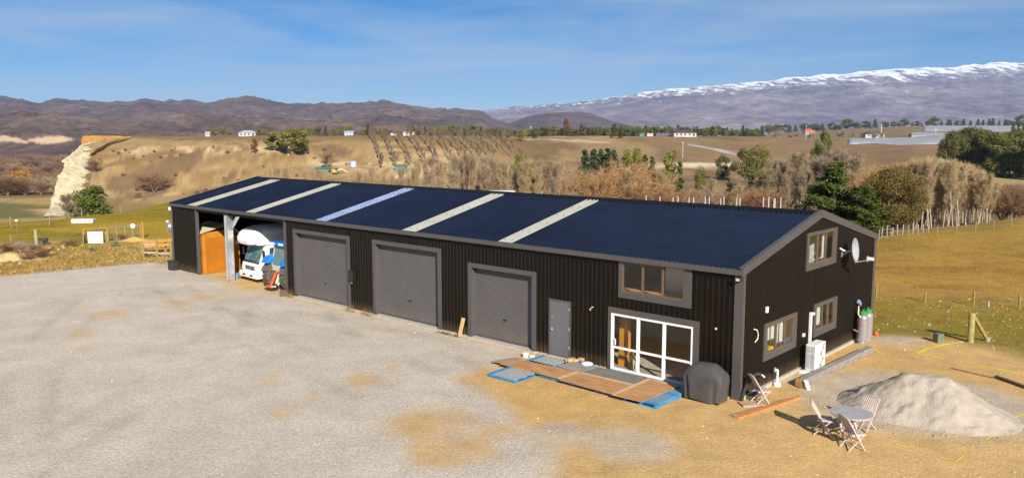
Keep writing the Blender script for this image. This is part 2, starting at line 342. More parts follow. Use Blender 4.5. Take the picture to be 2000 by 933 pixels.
mixc((.38, .24, .105), sp*(1-sstep(1170, 1260, PX))*sstep(.4, .6, nf), n1); mixc((.245, .155, .075), sp*sstep(1180, 1290, PX), n3)
mixc((.15, .095, .05), sp*sstep(.5, .66, fbm(X*.018, Y*.006, 5, 141))*.7, n1); mixc((.33, .22, .11), sp*sstep(.55, .68, fbm(X*.03, Y*.012, 5, 151))*.7, n1)
pale = np.exp(-((Yc-(360+.12*(PX-1200)))/16)**2)*sstep(1150, 1220, PX)*(1-sstep(1420, 1480, PX))
mixc((.64, .52, .33), np.clip(pale, 0, 1)*sstep(.36, .5, n3), n1)
trk = np.exp(-((Yc-(520-.75*(PX-1340)))/9)**2)*sstep(1335, 1350, PX)*(1-sstep(1430, 1445, PX))
mixc((.42, .38, .36), np.clip(trk*1.6, 0, 1))
mixc((.52, .41, .26), sp*sstep(.6, .68, fbm(X*.04, Y*.02, 4, 131))*(1-sstep(1160, 1220, PX))*.8, n1)
mixc((.24, .15, .075), mes*sstep(1640, 1690, PX)*(1-sstep(470, 490, Yc))*sstep(300, 330, Yc), n3)
mixc((.36, .285, .12), sstep(205, 225, Yc)*(1-sstep(262, 276, Yc))*sstep(1880, 1930, PX), n3)
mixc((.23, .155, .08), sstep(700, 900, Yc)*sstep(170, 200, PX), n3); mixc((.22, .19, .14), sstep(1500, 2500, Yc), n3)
# gravel mask
gp = [G(1050, 684), G(1006, 700), G(940, 722), G(895, 736), G(955, 775), G(1010, 815), G(1085, 880), Vector((1.1, 17)), Vector((0, 5)), Vector((-60, 5)), Vector((-60, 44)), G(0, 541), G(150, 526), G(300, 511), G(345, 520), SW(-35.3, -.1), SW(-25.9, -.2), SW(-8, .2)]
gd = sd_poly(gp, X, Y)
grav = sstep(-1.0, 1.0, gd+1.3*(n1-.5))
for px, py, a, b, s in ((220, 615, 40, 11, .9), (155, 603, 26, 8, .5), (25, 624, 34, 9, .7), (165, 650, 28, 9, .75), (160, 682, 20, 8, .7), (95, 655, 18, 6, .45), (525, 740, 26, 14, .7), (548, 806, 38, 13, .85), (605, 775, 34, 13, .7), (705, 745, 40, 16, .85), (765, 718, 16, 8, .8),
                        (85, 792, 10, 8, .7), (165, 815, 18, 7, .7), (345, 590, 60, 12, .55), (430, 575, 70, 9, .5), (500, 560, 60, 12, .6), (640, 590, 30, 5, .3), (860, 830, 70, 36, .82), (790, 830, 60, 20, .6), (900, 880, 110, 24, .8), (960, 840, 60, 24, .8), (370, 705, 14, 5, .5), (295, 715, 12, 4, .4), (850, 905, 60, 12, .5), (20, 880, 40, 14, .4), (480, 560, 40, 8, .5), (330, 515, 26, 8, .8)):
    p = G(px, py); k = p.y/F; dy = G(px, py-b).y-p.y
    q = np.sqrt(((X-p.x)/(a*k))**2+((Y-p.y)/dy)**2); grav = grav*(1-s*.66*sstep(1.7, .25, q+1.2*(n1-.5)+.8*(n2-.5)))
wear = np.zeros(X.shape)
for (ax, ay, bx_, by, cx_, cy_) in ((-20, 46, -12, 33, 0, 21), (-26, 46, -9, 37, -1, 30), (-14, 40, -10, 28, -14, 12), (-8, 38, -5, 30, 6, 20), (-22, 44, -20, 30, -8, 12)):
    dm_ = np.full(X.shape, 1e9)
    for k in range(60):
        q = k/59; dm_ = np.minimum(dm_, np.hypot(X-((1-q)**2*ax+2*q*(1-q)*bx_+q*q*cx_), Y-((1-q)**2*ay+2*q*(1-q)*by+q*q*cy_)))
    tk = np.exp(-((dm_-.8)/.28)**2)*sstep(.35, .6, n1+.3*(n2-.5)); grav = grav-.12*tk; wear = wear+tk
NA, NR = X.shape
V = np.stack([X, Y, Z], -1).reshape(-1, 3)
ii, jj = np.meshgrid(np.arange(NA), np.arange(NR-1), indexing='ij'); i2 = (ii+1) % NA
FQ = np.stack([ii*NR+jj, i2*NR+jj, i2*NR+jj+1, ii*NR+jj+1], -1).reshape(-1, 4)
gm_ = bpy.data.materials.new('ground_soil_and_grass'); gm_.use_nodes = True; t = gm_.node_tree; b = t.nodes['Principled BSDF']; n = t.nodes.new; l = t.links.new
b.inputs['Roughness'].default_value = .95; b.inputs['Specular IOR Level'].default_value = .1
at = n('ShaderNodeAttribute'); at.attribute_name = 'zone'; ag = n('ShaderNodeAttribute'); ag.attribute_name = 'gravel'
ge = n('ShaderNodeNewGeometry')
def noise(sc, det=6, ro=.65):
    q = n('ShaderNodeTexNoise'); q.inputs['Scale'].default_value = sc; q.inputs['Detail'].default_value = det; q.inputs['Roughness'].default_value = ro; l(ge.outputs['Position'], q.inputs['Vector']); return q
def mrange(src, a, b_, c, d):
    q = n('ShaderNodeMapRange'); q.inputs[1].default_value = a; q.inputs[2].default_value = b_; q.inputs[3].default_value = c; q.inputs[4].default_value = d; l(src, q.inputs[0]); return q.outputs[0]
def mult(ca, cb):
    q = n('ShaderNodeMixRGB'); q.blend_type = 'MULTIPLY'; q.inputs[0].default_value = 1; l(ca, q.inputs[1]); l(cb, q.inputs[2]); return q.outputs[0]
na, nb_, nc = noise(9, 8, .7), noise(1.1, 6), noise(45, 3)
soil = mult(mult(at.outputs['Color'], mrange(na.outputs['Fac'], .3, .7, .80, 1.18)), mrange(nb_.outputs['Fac'], .3, .7, .82, 1.17))
vo = n('ShaderNodeTexVoronoi'); vo.inputs['Scale'].default_value = 26; l(ge.outputs['Position'], vo.inputs['Vector'])
vr = n('ShaderNodeValToRGB'); e = vr.color_ramp.elements; e[0].position = .05; e[0].color = (.41, .355, .29, 1); e[1].position = .95; e[1].color = (.61, .535, .45, 1)
sx = n('ShaderNodeSeparateColor'); l(vo.outputs['Color'], sx.inputs[0]); l(sx.outputs[0], vr.inputs[0])
gv = mult(mult(vr.outputs[0], mrange(noise(.5, 5).outputs['Fac'], .3, .7, .88, 1.1)), mrange(nc.outputs['Fac'], .3, .7, .75, 1.22))
aw = n('ShaderNodeAttribute'); aw.attribute_name = 'wear'; gv = mult(gv, mrange(aw.outputs['Fac'], -1, 2, 1.15, .80))
ad = n('ShaderNodeMath'); ad.operation = 'ADD'; l(ag.outputs['Fac'], ad.inputs[0]); l(mrange(noise(14, 5, .75).outputs['Fac'], .25, .75, -.62, .62), ad.inputs[1])
mk = mrange(ad.outputs[0], .22, .78, 0, 1)
mx = n('ShaderNodeMixRGB'); l(mk, mx.inputs[0]); l(soil, mx.inputs[1]); l(gv, mx.inputs[2]); l(mx.outputs[0], b.inputs['Base Color'])
bp = n('ShaderNodeBump'); bp.inputs['Strength'].default_value = .55; bp.inputs['Distance'].default_value = .05; l(na.outputs['Fac'], bp.inputs['Height'])
bp2 = n('ShaderNodeBump'); bp2.inputs['Strength'].default_value = .35; bp2.inputs['Distance'].default_value = .02; l(vo.outputs['Distance'], bp2.inputs['Height']); l(bp.outputs[0], bp2.inputs['Normal']); l(bp2.outputs[0], b.inputs['Normal'])
ground = struct(npmesh('ground', V, FQ, gm_, smooth=True))
ca = ground.data.color_attributes.new('zone', 'FLOAT_COLOR', 'POINT'); ca.data.foreach_set('color', np.concatenate([np.clip(col, 0, 1), np.ones((NA, NR, 1))], -1).astype(np.float32).ravel())
fw = ground.data.attributes.new('wear', 'FLOAT', 'POINT'); fw.data.foreach_set('value', np.clip(wear+1.1*(n3-.5)+.9*(n1-.5), -1, 2).astype(np.float32).ravel())
fa = ground.data.attributes.new('gravel', 'FLOAT', 'POINT'); fa.data.foreach_set('value', grav.astype(np.float32).ravel())
# ------------------------------------------------------------------ pale cliff at the end of the mesa
rows = [  # (py, left px, right px)
 (264, 163, 240), (268, 160, 236), (284, 159, 204), (292, 152, 190), (303, 141, 176), (314, 129, 176), (328, 125, 172), (345, 112, 170), (362, 110, 167), (380, 106, 163), (398, 101, 163), (410, 95, 163), (422, 84, 168)]
V = []; NR_ = 110; NC_ = 80
pyv = np.linspace(264, 422, NR_); rr = np.array(rows, float); Yg_ = np.linspace(280, 400, 400); Zg_ = np.interp(Yg_, [280, 296, 303, 320, 350, 371], [-18.5, -17.5, -16, -7, 4, 9.2])
for i, py in enumerate(pyv):
    pl, pr = np.interp(py, rr[:, 0], rr[:, 1]), np.interp(py, rr[:, 0], rr[:, 2])
    zr = CZ-(py-269.3)*Yg_/F; Yt = 371. if not (zr < Zg_).any() else (Yg_[np.argmax(zr < Zg_)] if zr[0] > Zg_[0] else 288-(py-412)*.9)
    for j in range(NC_):
        u = j/(NC_-1)*1.6-.35; uc = min(max(u, 0), 1)     # u<0 wraps round the back of the nose, u>1 runs into the slope
        Yd = Yt-3-9*(1-uc)**.7+(0 if u < 1 else (u-1)*26)
        if u < 0: px = pl+(-u)*26; Yd += 70*(-u/.35)**.75
        else: px = pl+(pr-pl)*u
        V.append((*AT(px, py, Yd)[:2], AT(px, py, Yd).z, u))
V = np.array(V); uu = V[:, 3]
d = (ridged(V[:, 0]*.30+V[:, 1]*.02, V[:, 2]*.045, 5, 7)-.6)*7.5+(fbm(V[:, 0]*.9, V[:, 2]*.6, 4, 8)-.5)*2.4+(ridged(V[:, 2]*.35, V[:, 0]*.05, 3, 27)-.6)*1.4
V[:, 1] += d*np.where(uu < 0, .3, 1)*np.clip(1.25-uu, 0, 1); V[:, 0] += (fbm(V[:, 2]*.4, V[:, 1]*.05, 4, 19)-.5)*1.3
V[:, 2] = np.minimum(V[:, 2], 9.25)
ii, jj = np.meshgrid(np.arange(NR_-1), np.arange(NC_-1), indexing='ij')
FQ = np.stack([ii*NC_+jj, ii*NC_+jj+1, (ii+1)*NC_+jj+1, (ii+1)*NC_+jj], -1).reshape(-1, 4)
cm_ = mat('pale_cliff_clay', (.43, .35, .20), .95, 0, .16, .45, .8, col2=(.60, .52, .345), bscale=.8, stretch=(1, 1, .35))
capm = mat('orange_cap_earth', (.46, .23, .045), .95, 0, .2, .3, .4)
drym = mat('cliff_top_dry_grass', (.29, .185, .08), .95, 0, .2, .3)
pr_ = pyv[np.repeat(np.arange(NR_-1), NC_-1)]; zf = V[:, 2].reshape(NR_, NC_)[:-1, :-1].ravel(); uf = uu.reshape(NR_, NC_)[:-1, :-1].ravel()
mi = np.where((zf > 5.6+2.8*np.clip(uf, 0, 1)+.5*np.sin(uf*31)), 1, 0); mi = np.where((uf > np.where(zf > 2.6, .42, .98)+.14*np.sin(zf*2.1)+.06*np.sin(zf*5.7)) & (mi == 0), 2, mi)
cl = struct(npmesh('cliff', V[:, :3], FQ, [cm_, capm, drym], smooth=False, mi=mi))
# ------------------------------------------------------------------ hills and the snowy mountain
def range_mesh(name, crest, Yb, Yt, zb, mat_, rough, s, nx=420, ny=110, back=1.35, fx=1., pw=.8):
    cp = np.array(crest, float); px = np.linspace(cp[0, 0], cp[-1, 0], nx); py = np.interp(px, cp[:, 0], cp[:, 1])
    py = py+(fbm(px*.05, px*0, 5, s)-.5)*4*rough
    vv = np.linspace(0, 1.5, ny); P, U = np.meshgrid(px, vv, indexing='ij')
    top = CZ+(269.3-py)*Yt/F
    Yg = Yb+(Yt-Yb)*U; Xg = (P-1000)/F*Yg
    prof = np.where(U < 1, np.clip(U, 0, 1)**pw, 1-(U-1)*1.2)
    H = zb+(top[:, None]-zb)*prof
    sc = 2600/Yt*fx
    e = (1-np.exp(-U*5))*np.where(U > 1, .5, 1)
    amp = (top[:, None]-zb)
    H = H+amp*(ridged(Xg*.0022*sc, Yg*.0016*sc, 6, s+5)-.62)*.55*rough*e*np.clip(1.12-U, .04, 1)+amp*(fbm(Xg*.012*sc, Yg*.008*sc, 5, s+9)-.5)*.22*rough*e
    V = np.stack([Xg, Yg, H], -1).reshape(-1, 3)
    ii, jj = np.meshgrid(np.arange(nx-1), np.arange(ny-1), indexing='ij')
    FQ = np.stack([ii*ny+jj, (ii+1)*ny+jj, (ii+1)*ny+jj+1, ii*ny+jj+1], -1).reshape(-1, 4)
    return struct(npmesh(name, V, FQ, mat_, smooth=True)), Xg, Yg, H
def hill_mat(name, c1, c2, c3, sc, snow=None):
    m = bpy.data.materials.new(name); m.use_nodes = True; t = m.node_tree; b = t.nodes['Principled BSDF']; n = t.nodes.new; l = t.links.new
    b.inputs['Roughness'].default_value = 1; b.inputs['Specular IOR Level'].default_value = 0
    ge = n('ShaderNodeNewGeometry'); mp = n('ShaderNodeMapping'); mp.inputs['Scale'].default_value = (1, .6, 1.6); l(ge.outputs['Position'], mp.inputs[0])
    a = n('ShaderNodeTexNoise'); a.inputs['Scale'].default_value = sc; a.inputs['Detail'].default_value = 9; a.inputs['Roughness'].default_value = .68; l(mp.outputs[0], a.inputs['Vector'])
    r = n('ShaderNodeValToRGB'); e = r.color_ramp.elements; e[0].position = .32; e[0].color = (*c1, 1); e[1].position = .68; e[1].color = (*c3, 1); q = e.new(.5); q.color = (*c2, 1)
    l(a.outputs['Fac'], r.inputs[0]); out = r.outputs[0]
    a2 = n('ShaderNodeTexNoise'); a2.inputs['Scale'].default_value = sc*7; a2.inputs['Detail'].default_value = 6; a2.inputs['Roughness'].default_value = .7; l(mp.outputs[0], a2.inputs['Vector'])
    mr = n('ShaderNodeMapRange'); mr.inputs[1].default_value = .35; mr.inputs[2].default_value = .65; mr.inputs[3].default_value = .65; mr.inputs[4].default_value = 1.3; l(a2.outputs['Fac'], mr.inputs[0])
    mu = n('ShaderNodeMixRGB'); mu.blend_type = 'MULTIPLY'; mu.inputs[0].default_value = 1; l(out, mu.inputs[1]); l(mr.outputs[0], mu.inputs[2]); out = mu.outputs[0]
    if snow:
        z0, z1 = snow; sx = n('ShaderNodeSeparateXYZ'); l(ge.outputs['Position'], sx.inputs[0])
        # snow line climbs with distance along the range
        ml = n('ShaderNodeMath'); ml.operation = 'MULTIPLY_ADD'; ml.inputs[1].default_value = -.062; l(sx.outputs[0], ml.inputs[0]); l(sx.outputs[2], ml.inputs[2])
        mz = n('ShaderNodeMapRange'); mz.clamp = False; mz.inputs[1].default_value = z0; mz.inputs[2].default_value = z1; mz.inputs[3].default_value = 0; mz.inputs[4].default_value = 1; l(ml.outputs[0], mz.inputs[0])
        sn = n('ShaderNodeTexNoise'); sn.inputs['Scale'].default_value = .008; sn.inputs['Detail'].default_value = 8; sn.inputs['Roughness'].default_value = .72; 
        mp2 = n('ShaderNodeMapping'); mp2.inputs['Scale'].default_value = (1.6, .35, .6); l(ge.outputs['Position'], mp2.inputs[0]); l(mp2.outputs[0], sn.inputs['Vector'])
        mn = n('ShaderNodeMapRange'); mn.inputs[1].default_value = .25; mn.inputs[2].default_value = .75; mn.inputs[3].default_value = -1.7; mn.inputs[4].default_value = 1.4; l(sn.outputs['Fac'], mn.inputs[0])
        ad = n('ShaderNodeMath'); l(mz.outputs[0], ad.inputs[0]); l(mn.outputs[0], ad.inputs[1])
        m3 = n('ShaderNodeMapRange'); m3.inputs[1].default_value = .25; m3.inputs[2].default_value = .85; l(ad.outputs[0], m3.inputs[0])
        mx = n('ShaderNodeMixRGB'); mx.inputs[2].default_value = (.9, .92, .95, 1); l(m3.outputs[0], mx.inputs[0]); l(out, mx.inputs[1]); out = mx.outputs[0]
    l(out, b.inputs['Base Color']); return m
HM1 = hill_mat('near_hill_scrub', (.055, .040, .036), (.115, .080, .066), (.21, .15, .11), .006)
HM2 = hill_mat('tussock_hills', (.070, .051, .050), (.115, .083, .078), (.17, .126, .11), .0035)
HM3 = hill_mat('haze_tinted_tussock_and_snow', (.10, .092, .128), (.195, .165, .19), (.30, .255, .26), .0013, snow=(275, 435))  # tussock tones with distance haze and bluish shade streaks mixed into the colour
CRL = [(-700, 190), (-250, 182), (0, 192), (45, 196), (92, 202), (120, 195), (150, 197), (200, 202), (265, 199), (290, 196), (310, 200), (372, 199), (420, 204), (455, 197), (490, 191), (530, 198), (560, 204), (610, 205), (650, 203), (690, 206), (735, 203), (752, 198), (785, 206), (820, 211), (880, 213), (935, 218), (965, 232), (1010, 248), (1040, 252)]
h2, X2, Y2, H2 = range_mesh('hills', CRL, 1900, 4200, 0, HM2, 1.0, 3, 760, 150, fx=1.9)
CRF = [(-700, 228), (-200, 222), (0, 226), (60, 218), (130, 226), (200, 232), (270, 240), (330, 233), (380, 229), (430, 236), (460, 227), (500, 232), (560, 238), (640, 236), (720, 240), (830, 246), (900, 254)]
h1, X1, Y1, H1 = range_mesh('foothills', CRF, 1150, 1900, -17, HM1, 1.5, 31, 640, 120, fx=1.5)
CRM = [(880, 236), (945, 217), (1000, 211), (1080, 204), (1150, 200), (1200, 191), (1250, 184), (1330, 176), (1400, 170), (1450, 164), (1530, 157), (1600, 151), (1650, 147), (1750, 138), (1830, 134), (1900, 130), (2000, 129), (2200, 124), (2600, 120), (3100, 150)]
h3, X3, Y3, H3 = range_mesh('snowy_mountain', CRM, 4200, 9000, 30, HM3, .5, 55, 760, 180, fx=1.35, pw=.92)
CRS = [(960, 256), (1000, 238), (1030, 228), (1070, 221), (1130, 220), (1160, 225), (1190, 236), (1230, 246), (1260, 252)]
h4, X4, Y4, H4 = range_mesh('spur_hill', CRS, 2900, 3900, 9, HM2, .5, 75, 160, 60)
# pale quarried clay on the foothill, and scattered trees up on the hills
PXq = 1000+F*X1/Y1; PYq = 269.3+F*(CZ-H1)/Y1
jg = fbm(PXq*.10, PYq*.25, 4, 303)-.5
def scar(px0, px1, tp, bt): 
    u = np.clip((PXq-px0)/(px1-px0), 0, 1); top = np.interp(u, [0, .3, .75, 1], tp); bot = np.interp(u, [0, .3, .75, 1], bt)
    return sstep(-1.5, 1.5, np.minimum(PYq-top, bot-PYq)+6*jg)*sstep(px0-3, px0+3, PXq)*(1-sstep(px1-3, px1+3, PXq))
sc_ = np.maximum(scar(60, 150, [271, 268, 265, 272], [275, 282, 278, 274]), scar(-30, 62, [262, 264, 268, 276], [272, 275, 278, 280]))*(Y1 < 1890)
fa = h1.data.attributes.new('scar', 'FLOAT', 'POINT'); fa.data.foreach_set('value', sc_.astype(np.float32).ravel())
t = HM1.node_tree; b = t.nodes['Principled BSDF']; src = b.inputs['Base Color'].links[0].from_socket; aq = t.nodes.new('ShaderNodeAttribute'); aq.attribute_name = 'scar'; mx = t.nodes.new('ShaderNodeMixRGB')
nq = t.nodes.new('ShaderNodeTexNoise'); nq.inputs['Scale'].default_value = .05; nq.inputs['Detail'].default_value = 6; rq = t.nodes.new('ShaderNodeValToRGB'); rq.color_ramp.elements[0].position = .35; rq.color_ramp.elements[0].color = (.50, .30, .15, 1); rq.color_ramp.elements[1].position = .65; rq.color_ramp.elements[1].color = (.64, .52, .38, 1)
t.links.new(nq.outputs['Fac'], rq.inputs[0]); t.links.new(aq.outputs['Fac'], mx.inputs[0]); t.links.new(src, mx.inputs[1]); t.links.new(rq.outputs[0], mx.inputs[2]); t.links.new(mx.outputs[0], b.inputs['Base Color'])
# ------------------------------------------------------------------ the long shed
L, WD, HE, RH = 38.63, 12.11, 4.2, 5.59; KR = (RH-HE)/(WD/2)
def roofz(y): return HE+KR*(y if y < WD/2 else WD-y)
shed = thing('shed', 'long black steel shed with dark navy roof, pale skylight strips and grey roller doors', 'shed', SW(0, 0, 0), -YAW)
def clad(mb, u0, u1, z0, z1, P, phase=.2, rib=.028):
    us = []; k = math.floor(u0/phase)*phase
    while k < u1+phase:
        for o, d in ((0, 0), (.125, 0), (.142, rib), (.18, rib)): us.append((k+o, d))
        k += phase
    pts = [(u0, 0)]+[p for p in us if u0+.004 < p[0] < u1-.004]+[(u1, 0)]
    f0 = z0 if callable(z0) else (lambda u: z0); f1 = z1 if callable(z1) else (lambda u: z1)
    vs = []
    for u, d in pts: vs += [P(u, d, f0(u)), P(u, d, f1(u))]
    mb.add(vs, [(2*i, 2*i+2, 2*i+3, 2*i+1) for i in range(len(pts)-1)])
PF = lambda u, d, z: (u, -d, z)
PG = lambda u, d, z: (d, u, z)
PB = lambda u, d, z: (u, WD+d, z)
PL = lambda u, d, z: (-L-d, u, z)
mb = MB()
clad(mb, -L, -35.42, .06, 4.1, PF); mb.build('front_cladding', BLACK, shed); mb = MB()
for x0, x1, z0, z1 in ((-25.87, -25.03, .06, 4.1), (-25.03, -20.22, 3.6, 4.1), (-20.22, -18.45, .1, 4.1), (-18.45, -13.79, 3.6, 4.1), (-13.79, -12.15, .1, 4.1), (-12.15, -8.46, 3.18, 4.1),
                       (-8.46, -7.82, .1, 4.1), (-7.82, -6.76, 2.26, 4.1), (-6.76, -5.07, .1, 4.1), (-5.07, -1.46, 2.33, 2.72), (-5.07, -4.65, 2.72, 4.1), (-1.78, -1.46, 2.72, 4.1), (-1.46, 0, .06, 4.1)): clad(mb, x0, x1, z0, z1, PF)
mb.build('front_cladding', BLACK, shed)
mb = MB(); rz_ = lambda y: roofz(y)-.02
for y0, y1, z0, z1 in ((0, 1.6, .12, rz_), (1.6, 4.2, 2.2, rz_), (1.6, 4.2, .12, .93), (4.2, 4.82, .12, rz_), (4.82, 5.75, .12, 3.55), (5.75, 7.63, .12, .97), (5.75, 7.63, 2.22, 3.55), (7.63, 7.97, .12, .97), (7.63, 7.97, 2.22, rz_), (4.82, 6.055, 4.92, rz_), (6.055, 7.63, 4.92, rz_), (7.97, WD, .12, rz_)):
    clad(mb, y0, y1, z0, z1, PG, phase=.17, rib=.024)
mb.build('gable_cladding', BLACK, shed)
mb = MB(); clad(mb, -L, 0, .06, 4.15, PB); mb.build('back_cladding', BLACK, shed)
mb = MB(); clad(mb, 0, 6.055, .06, rz_, PL); clad(mb, 6.055, WD, .06, rz_, PL); mb.build('end_cladding', BLACK, shed)
# roof sheets
def roofsheet(name, x0, x1, m, y0=-.1, y1=6.0, lift=0, back=False):
    vs = []; n = int((x1-x0)/.19*8)+1
    ys = np.linspace(y0, y1, 5)
    for i in range(n):
        x = x0+(x1-x0)*i/(n-1); h = .022*math.sin(x/.19*2*PI)
        for y in ys:
            vs.append((x, WD-y if back else y, HE+KR*y+h+lift))
    k = len(ys)
    return MB().add(vs, [(i*k+j, (i+1)*k+j, (i+1)*k+j+1, i*k+j+1) for i in range(n-1) for j in range(k-1)]).build(name, m, shed)
SKY_ = mat('skylight_sheet', (.33, .325, .275), .5, 0, .08, .8, .1)
SKYB = mat('clear_skylight_sheet', (.20, .25, .40), .25, 0, .18, 1.2, .1)
SKYS = [(-36.45, -35.3), (-29.66, -28.65), (-22.92, -22.03), (-16.27, -15.4), (-10.48, -9.65)]
prev = -L-.05
for i, (a, b_) in enumerate(SKYS):
    roofsheet('roof_sheet', prev, a, ROOF)
    s = roofsheet('skylight', a, b_, SKYB if i == 2 else SKY_, y0=-.06, y1=5.93, lift=.006); s['label'] = 'bluish clear skylight strip' if i == 2 else 'pale cream skylight strip'
    if i == 2:
        fl_ = MB(); r2 = random.Random(5)
        for q in range(26): y = r2.uniform(.3, 5.7); x = r2.uniform(a+.08, b_-.08); fl_.box((x, y, HE+KR*y+.028), (r2.uniform(.02, .06), r2.uniform(.03, .1), .006))
        fl_.build('roofing_screws', WHITE, s)['kind'] = 'stuff'
    prev = b_
roofsheet('roof_sheet', prev, .02, ROOF); roofsheet('roof_sheet', -L-.05, .02, ROOF, back=True)
scw = MB(); r2 = random.Random(9)
for yy in (.25, 1.3, 2.4, 3.5, 4.6, 5.6):
    for k in range(int(L/.38)): scw.box((-L+.2+k*.38, yy+r2.uniform(-.01, .01), HE+KR*yy+.028), (.035, .035, .012))
scw.build('roof_screws', mat('screw_heads', (.05, .055, .075), .4, .3), shed)['kind'] = 'stuff'
cap = MB()
for sgn in (-1, 1): cap.add([(-L-.08, WD/2, RH+.05), (.06, WD/2, RH+.05), (.06, WD/2+sgn*.3, RH-.05), (-L-.08, WD/2+sgn*.3, RH-.05)], [(0, 1, 2, 3)])
for i in range(int(L/.3)): cap.bx(-L+i*.3, -L+i*.3+.12, WD/2-.335, WD/2-.301, RH-.075, RH-.05)
cap.build('ridge_cap', BLACK, shed)
MB().prism([(-.17, 4.03), (-.03, 4.0), (-.03, 4.2), (-.055, 4.2), (-.06, 4.14), (-.15, 4.14), (-.155, 4.2), (-.175, 4.2)], -L-.06, .06, 0, 'x').build('gutter', TRIM, shed)
for x in (.035, -L-.04):
    for sgn in (0, 1):
        ya, yb = (-.16, WD/2) if not sgn else (WD+.12, WD/2)
        za, zb = HE+KR*-.14, RH+.0
        MB().prism([(ya, za-.17), (yb, zb-.19), (yb, zb+.075), (ya, za+.075)], x-.03, x+.03, 0, 'x').build('barge_flashing', TRIM, shed)
        MB().prism([(ya, za+.077), (yb, zb+.077), (yb, zb+.09), (ya, za+.09)], x-.13 if x > 0 else x-.03, x+.032 if x > 0 else x+.13, 0, 'x').build('barge_cap', TRIM, shed)
fs = MB(); fs.bx(-.25, .052, -.05, -.031, .02, 4.0); fs.bx(.03, .05, -.031, .10, .02, 4.02); fs.build('corner_flashing', TRIM, shed)
fs = MB(); fs.bx(.03, .05, WD-.2, WD+.03, .02, 4.05); fs.build('corner_flashing', TRIM, shed)
MB().bx(-L-.05, -L+.08, -.05, -.031, .05, 4.0).build('corner_flashing', TRIM, shed)
MB().bx(-35.56, -35.40, -.05, .10, .05, 4.0).build('opening_trim', TRIM, shed)
MB().bx(-25.89, -25.72, -.05, .10, .05, 4.0).build('opening_trim', TRIM, shed)
hd = MB(); hd.bx(-35.4, -25.9, -.02, .06, 3.86, 4.02); hd.build('opening_header', BLACK, shed)
po = MB()
po.bx(-32.14, -32.08, -.02, .33, 0, 4.0); po.bx(-31.84, -31.78, -.02, .33, 0, 4.0); po.bx(-32.08, -31.84, .03, .06, 0, 4.0); po.bx(-32.14, -31.78, -.02, .02, 0, .12)
post = po.build('portal_post', GALV, shed, bevel=.006)
MB().bar((-31.8, .16, 3.0), (-30.75, .16, 3.98), .2, .09).build('brace', GALV, post)
for x in (-28.8, -34.5): MB().bx(x-.06, x+.06, .1, WD-.1, 3.85, 4.0).build('rafter', GALV, shed)
for y in (1.5, 3, 4.5): MB().bx(-L+.1, -25.8, y-.03, y+.03, HE+KR*y-.2, HE+KR*y-.05).build('purlin', GALV, shed)
MB().bx(-25.68, 0-.01, .01, WD-.02, -.3, .085).build('floor_slab', CONC, shed)
for q in ((-25.03, -20.22, -.12, .0, -.2, .075), (-18.45, -13.79, -.12, 0, -.2, .075), (-12.15, -8.46, -.12, 0, -.2, .075), (.0, .09, 0, WD, -.2, .10)): MB().bx(*q).build('slab_edge', CONC, shed)
LIN = mat('inner_wall_lining', (.56, .43, .22), .8, 0, .2, 1.5); LIN2 = mat('dark_inner_steel', (.05, .038, .028), .7, 0, .2, 1); WLIN = mat('white_inner_lining', (.72, .74, .72), .7, 0, .05, 2)
MB().bx(-25.75, -25.69, .06, WD-.05, 0, 4.1).build('bay_partition', LIN2, shed)
MB().prism([(.12, .09), (WD-.12, .09), (WD-.12, 4.1), (WD/2, 5.4), (.12, 4.1)], -8.2, -8.105, 0, 'x').build('room_partition', LIN, shed)
MB().bx(-8.1, -1.5, 4.70, 4.78, .09, 2.59).build('room_partition', LIN, shed)
MB().bx(-8.1, -1.9, 8.1, 8.18, 2.87, 4.7).build('room_partition', LIN, shed); MB().bx(-8.1, -.06, 4.60, 4.66, 2.87, 5.0).build('room_partition', LIN, shed); MB().prism([(.12, 4.06), (5.9, 5.40), (5.9, 5.44), (.12, 4.10)], -8.1, -.06, 0, 'x').build('ceiling_lining', mat('pale_ceiling', (.60, .54, .42), .8, 0, .05, 2), shed)
MB().bx(-8.1, -.03, .16, WD-.1, 2.60, 2.86).build('mezzanine_floor', mat('mezzanine_board', (.60, .36, .12), .6, 0, .1, 2), shed)
for (x0, x1, y0, y1, z0, z1) in ((-1.5, -.06, 4.62, 4.68, .1, 2.4), (-1.7, -.06, 8.5, 8.56, .1, 2.4), (-2.1, -.25, 7.95, 8.0, 2.63, 4.6), (-3.7, -2.35, 1.5, 1.56, 2.87, 4.3)):
    MB().bx(x0, x1, y0, y1, z0, z1).build('inner_wall', WLIN, shed)
MB().bx(-2.5, -1.8, 3.4, 4.0, .09, 1.35).build('cabinet', WLIN, shed, bevel=.01)
MB().bx(-4.98, -4.62, .55, .75, .55, 1.9).bx(-4.98, -4.72, .5, .8, .09, .6).build('orange_panel', mat('orange_board', (.62, .27, .03), .5), shed)
MB().bx(-8.0, -.05, 2.0, 2.1, 2.3, 2.42).bx(-6, -1, .8, 2.2, .087, .095).build('floor_mat', mat('pale_mat', (.58, .52, .40), .9), shed)
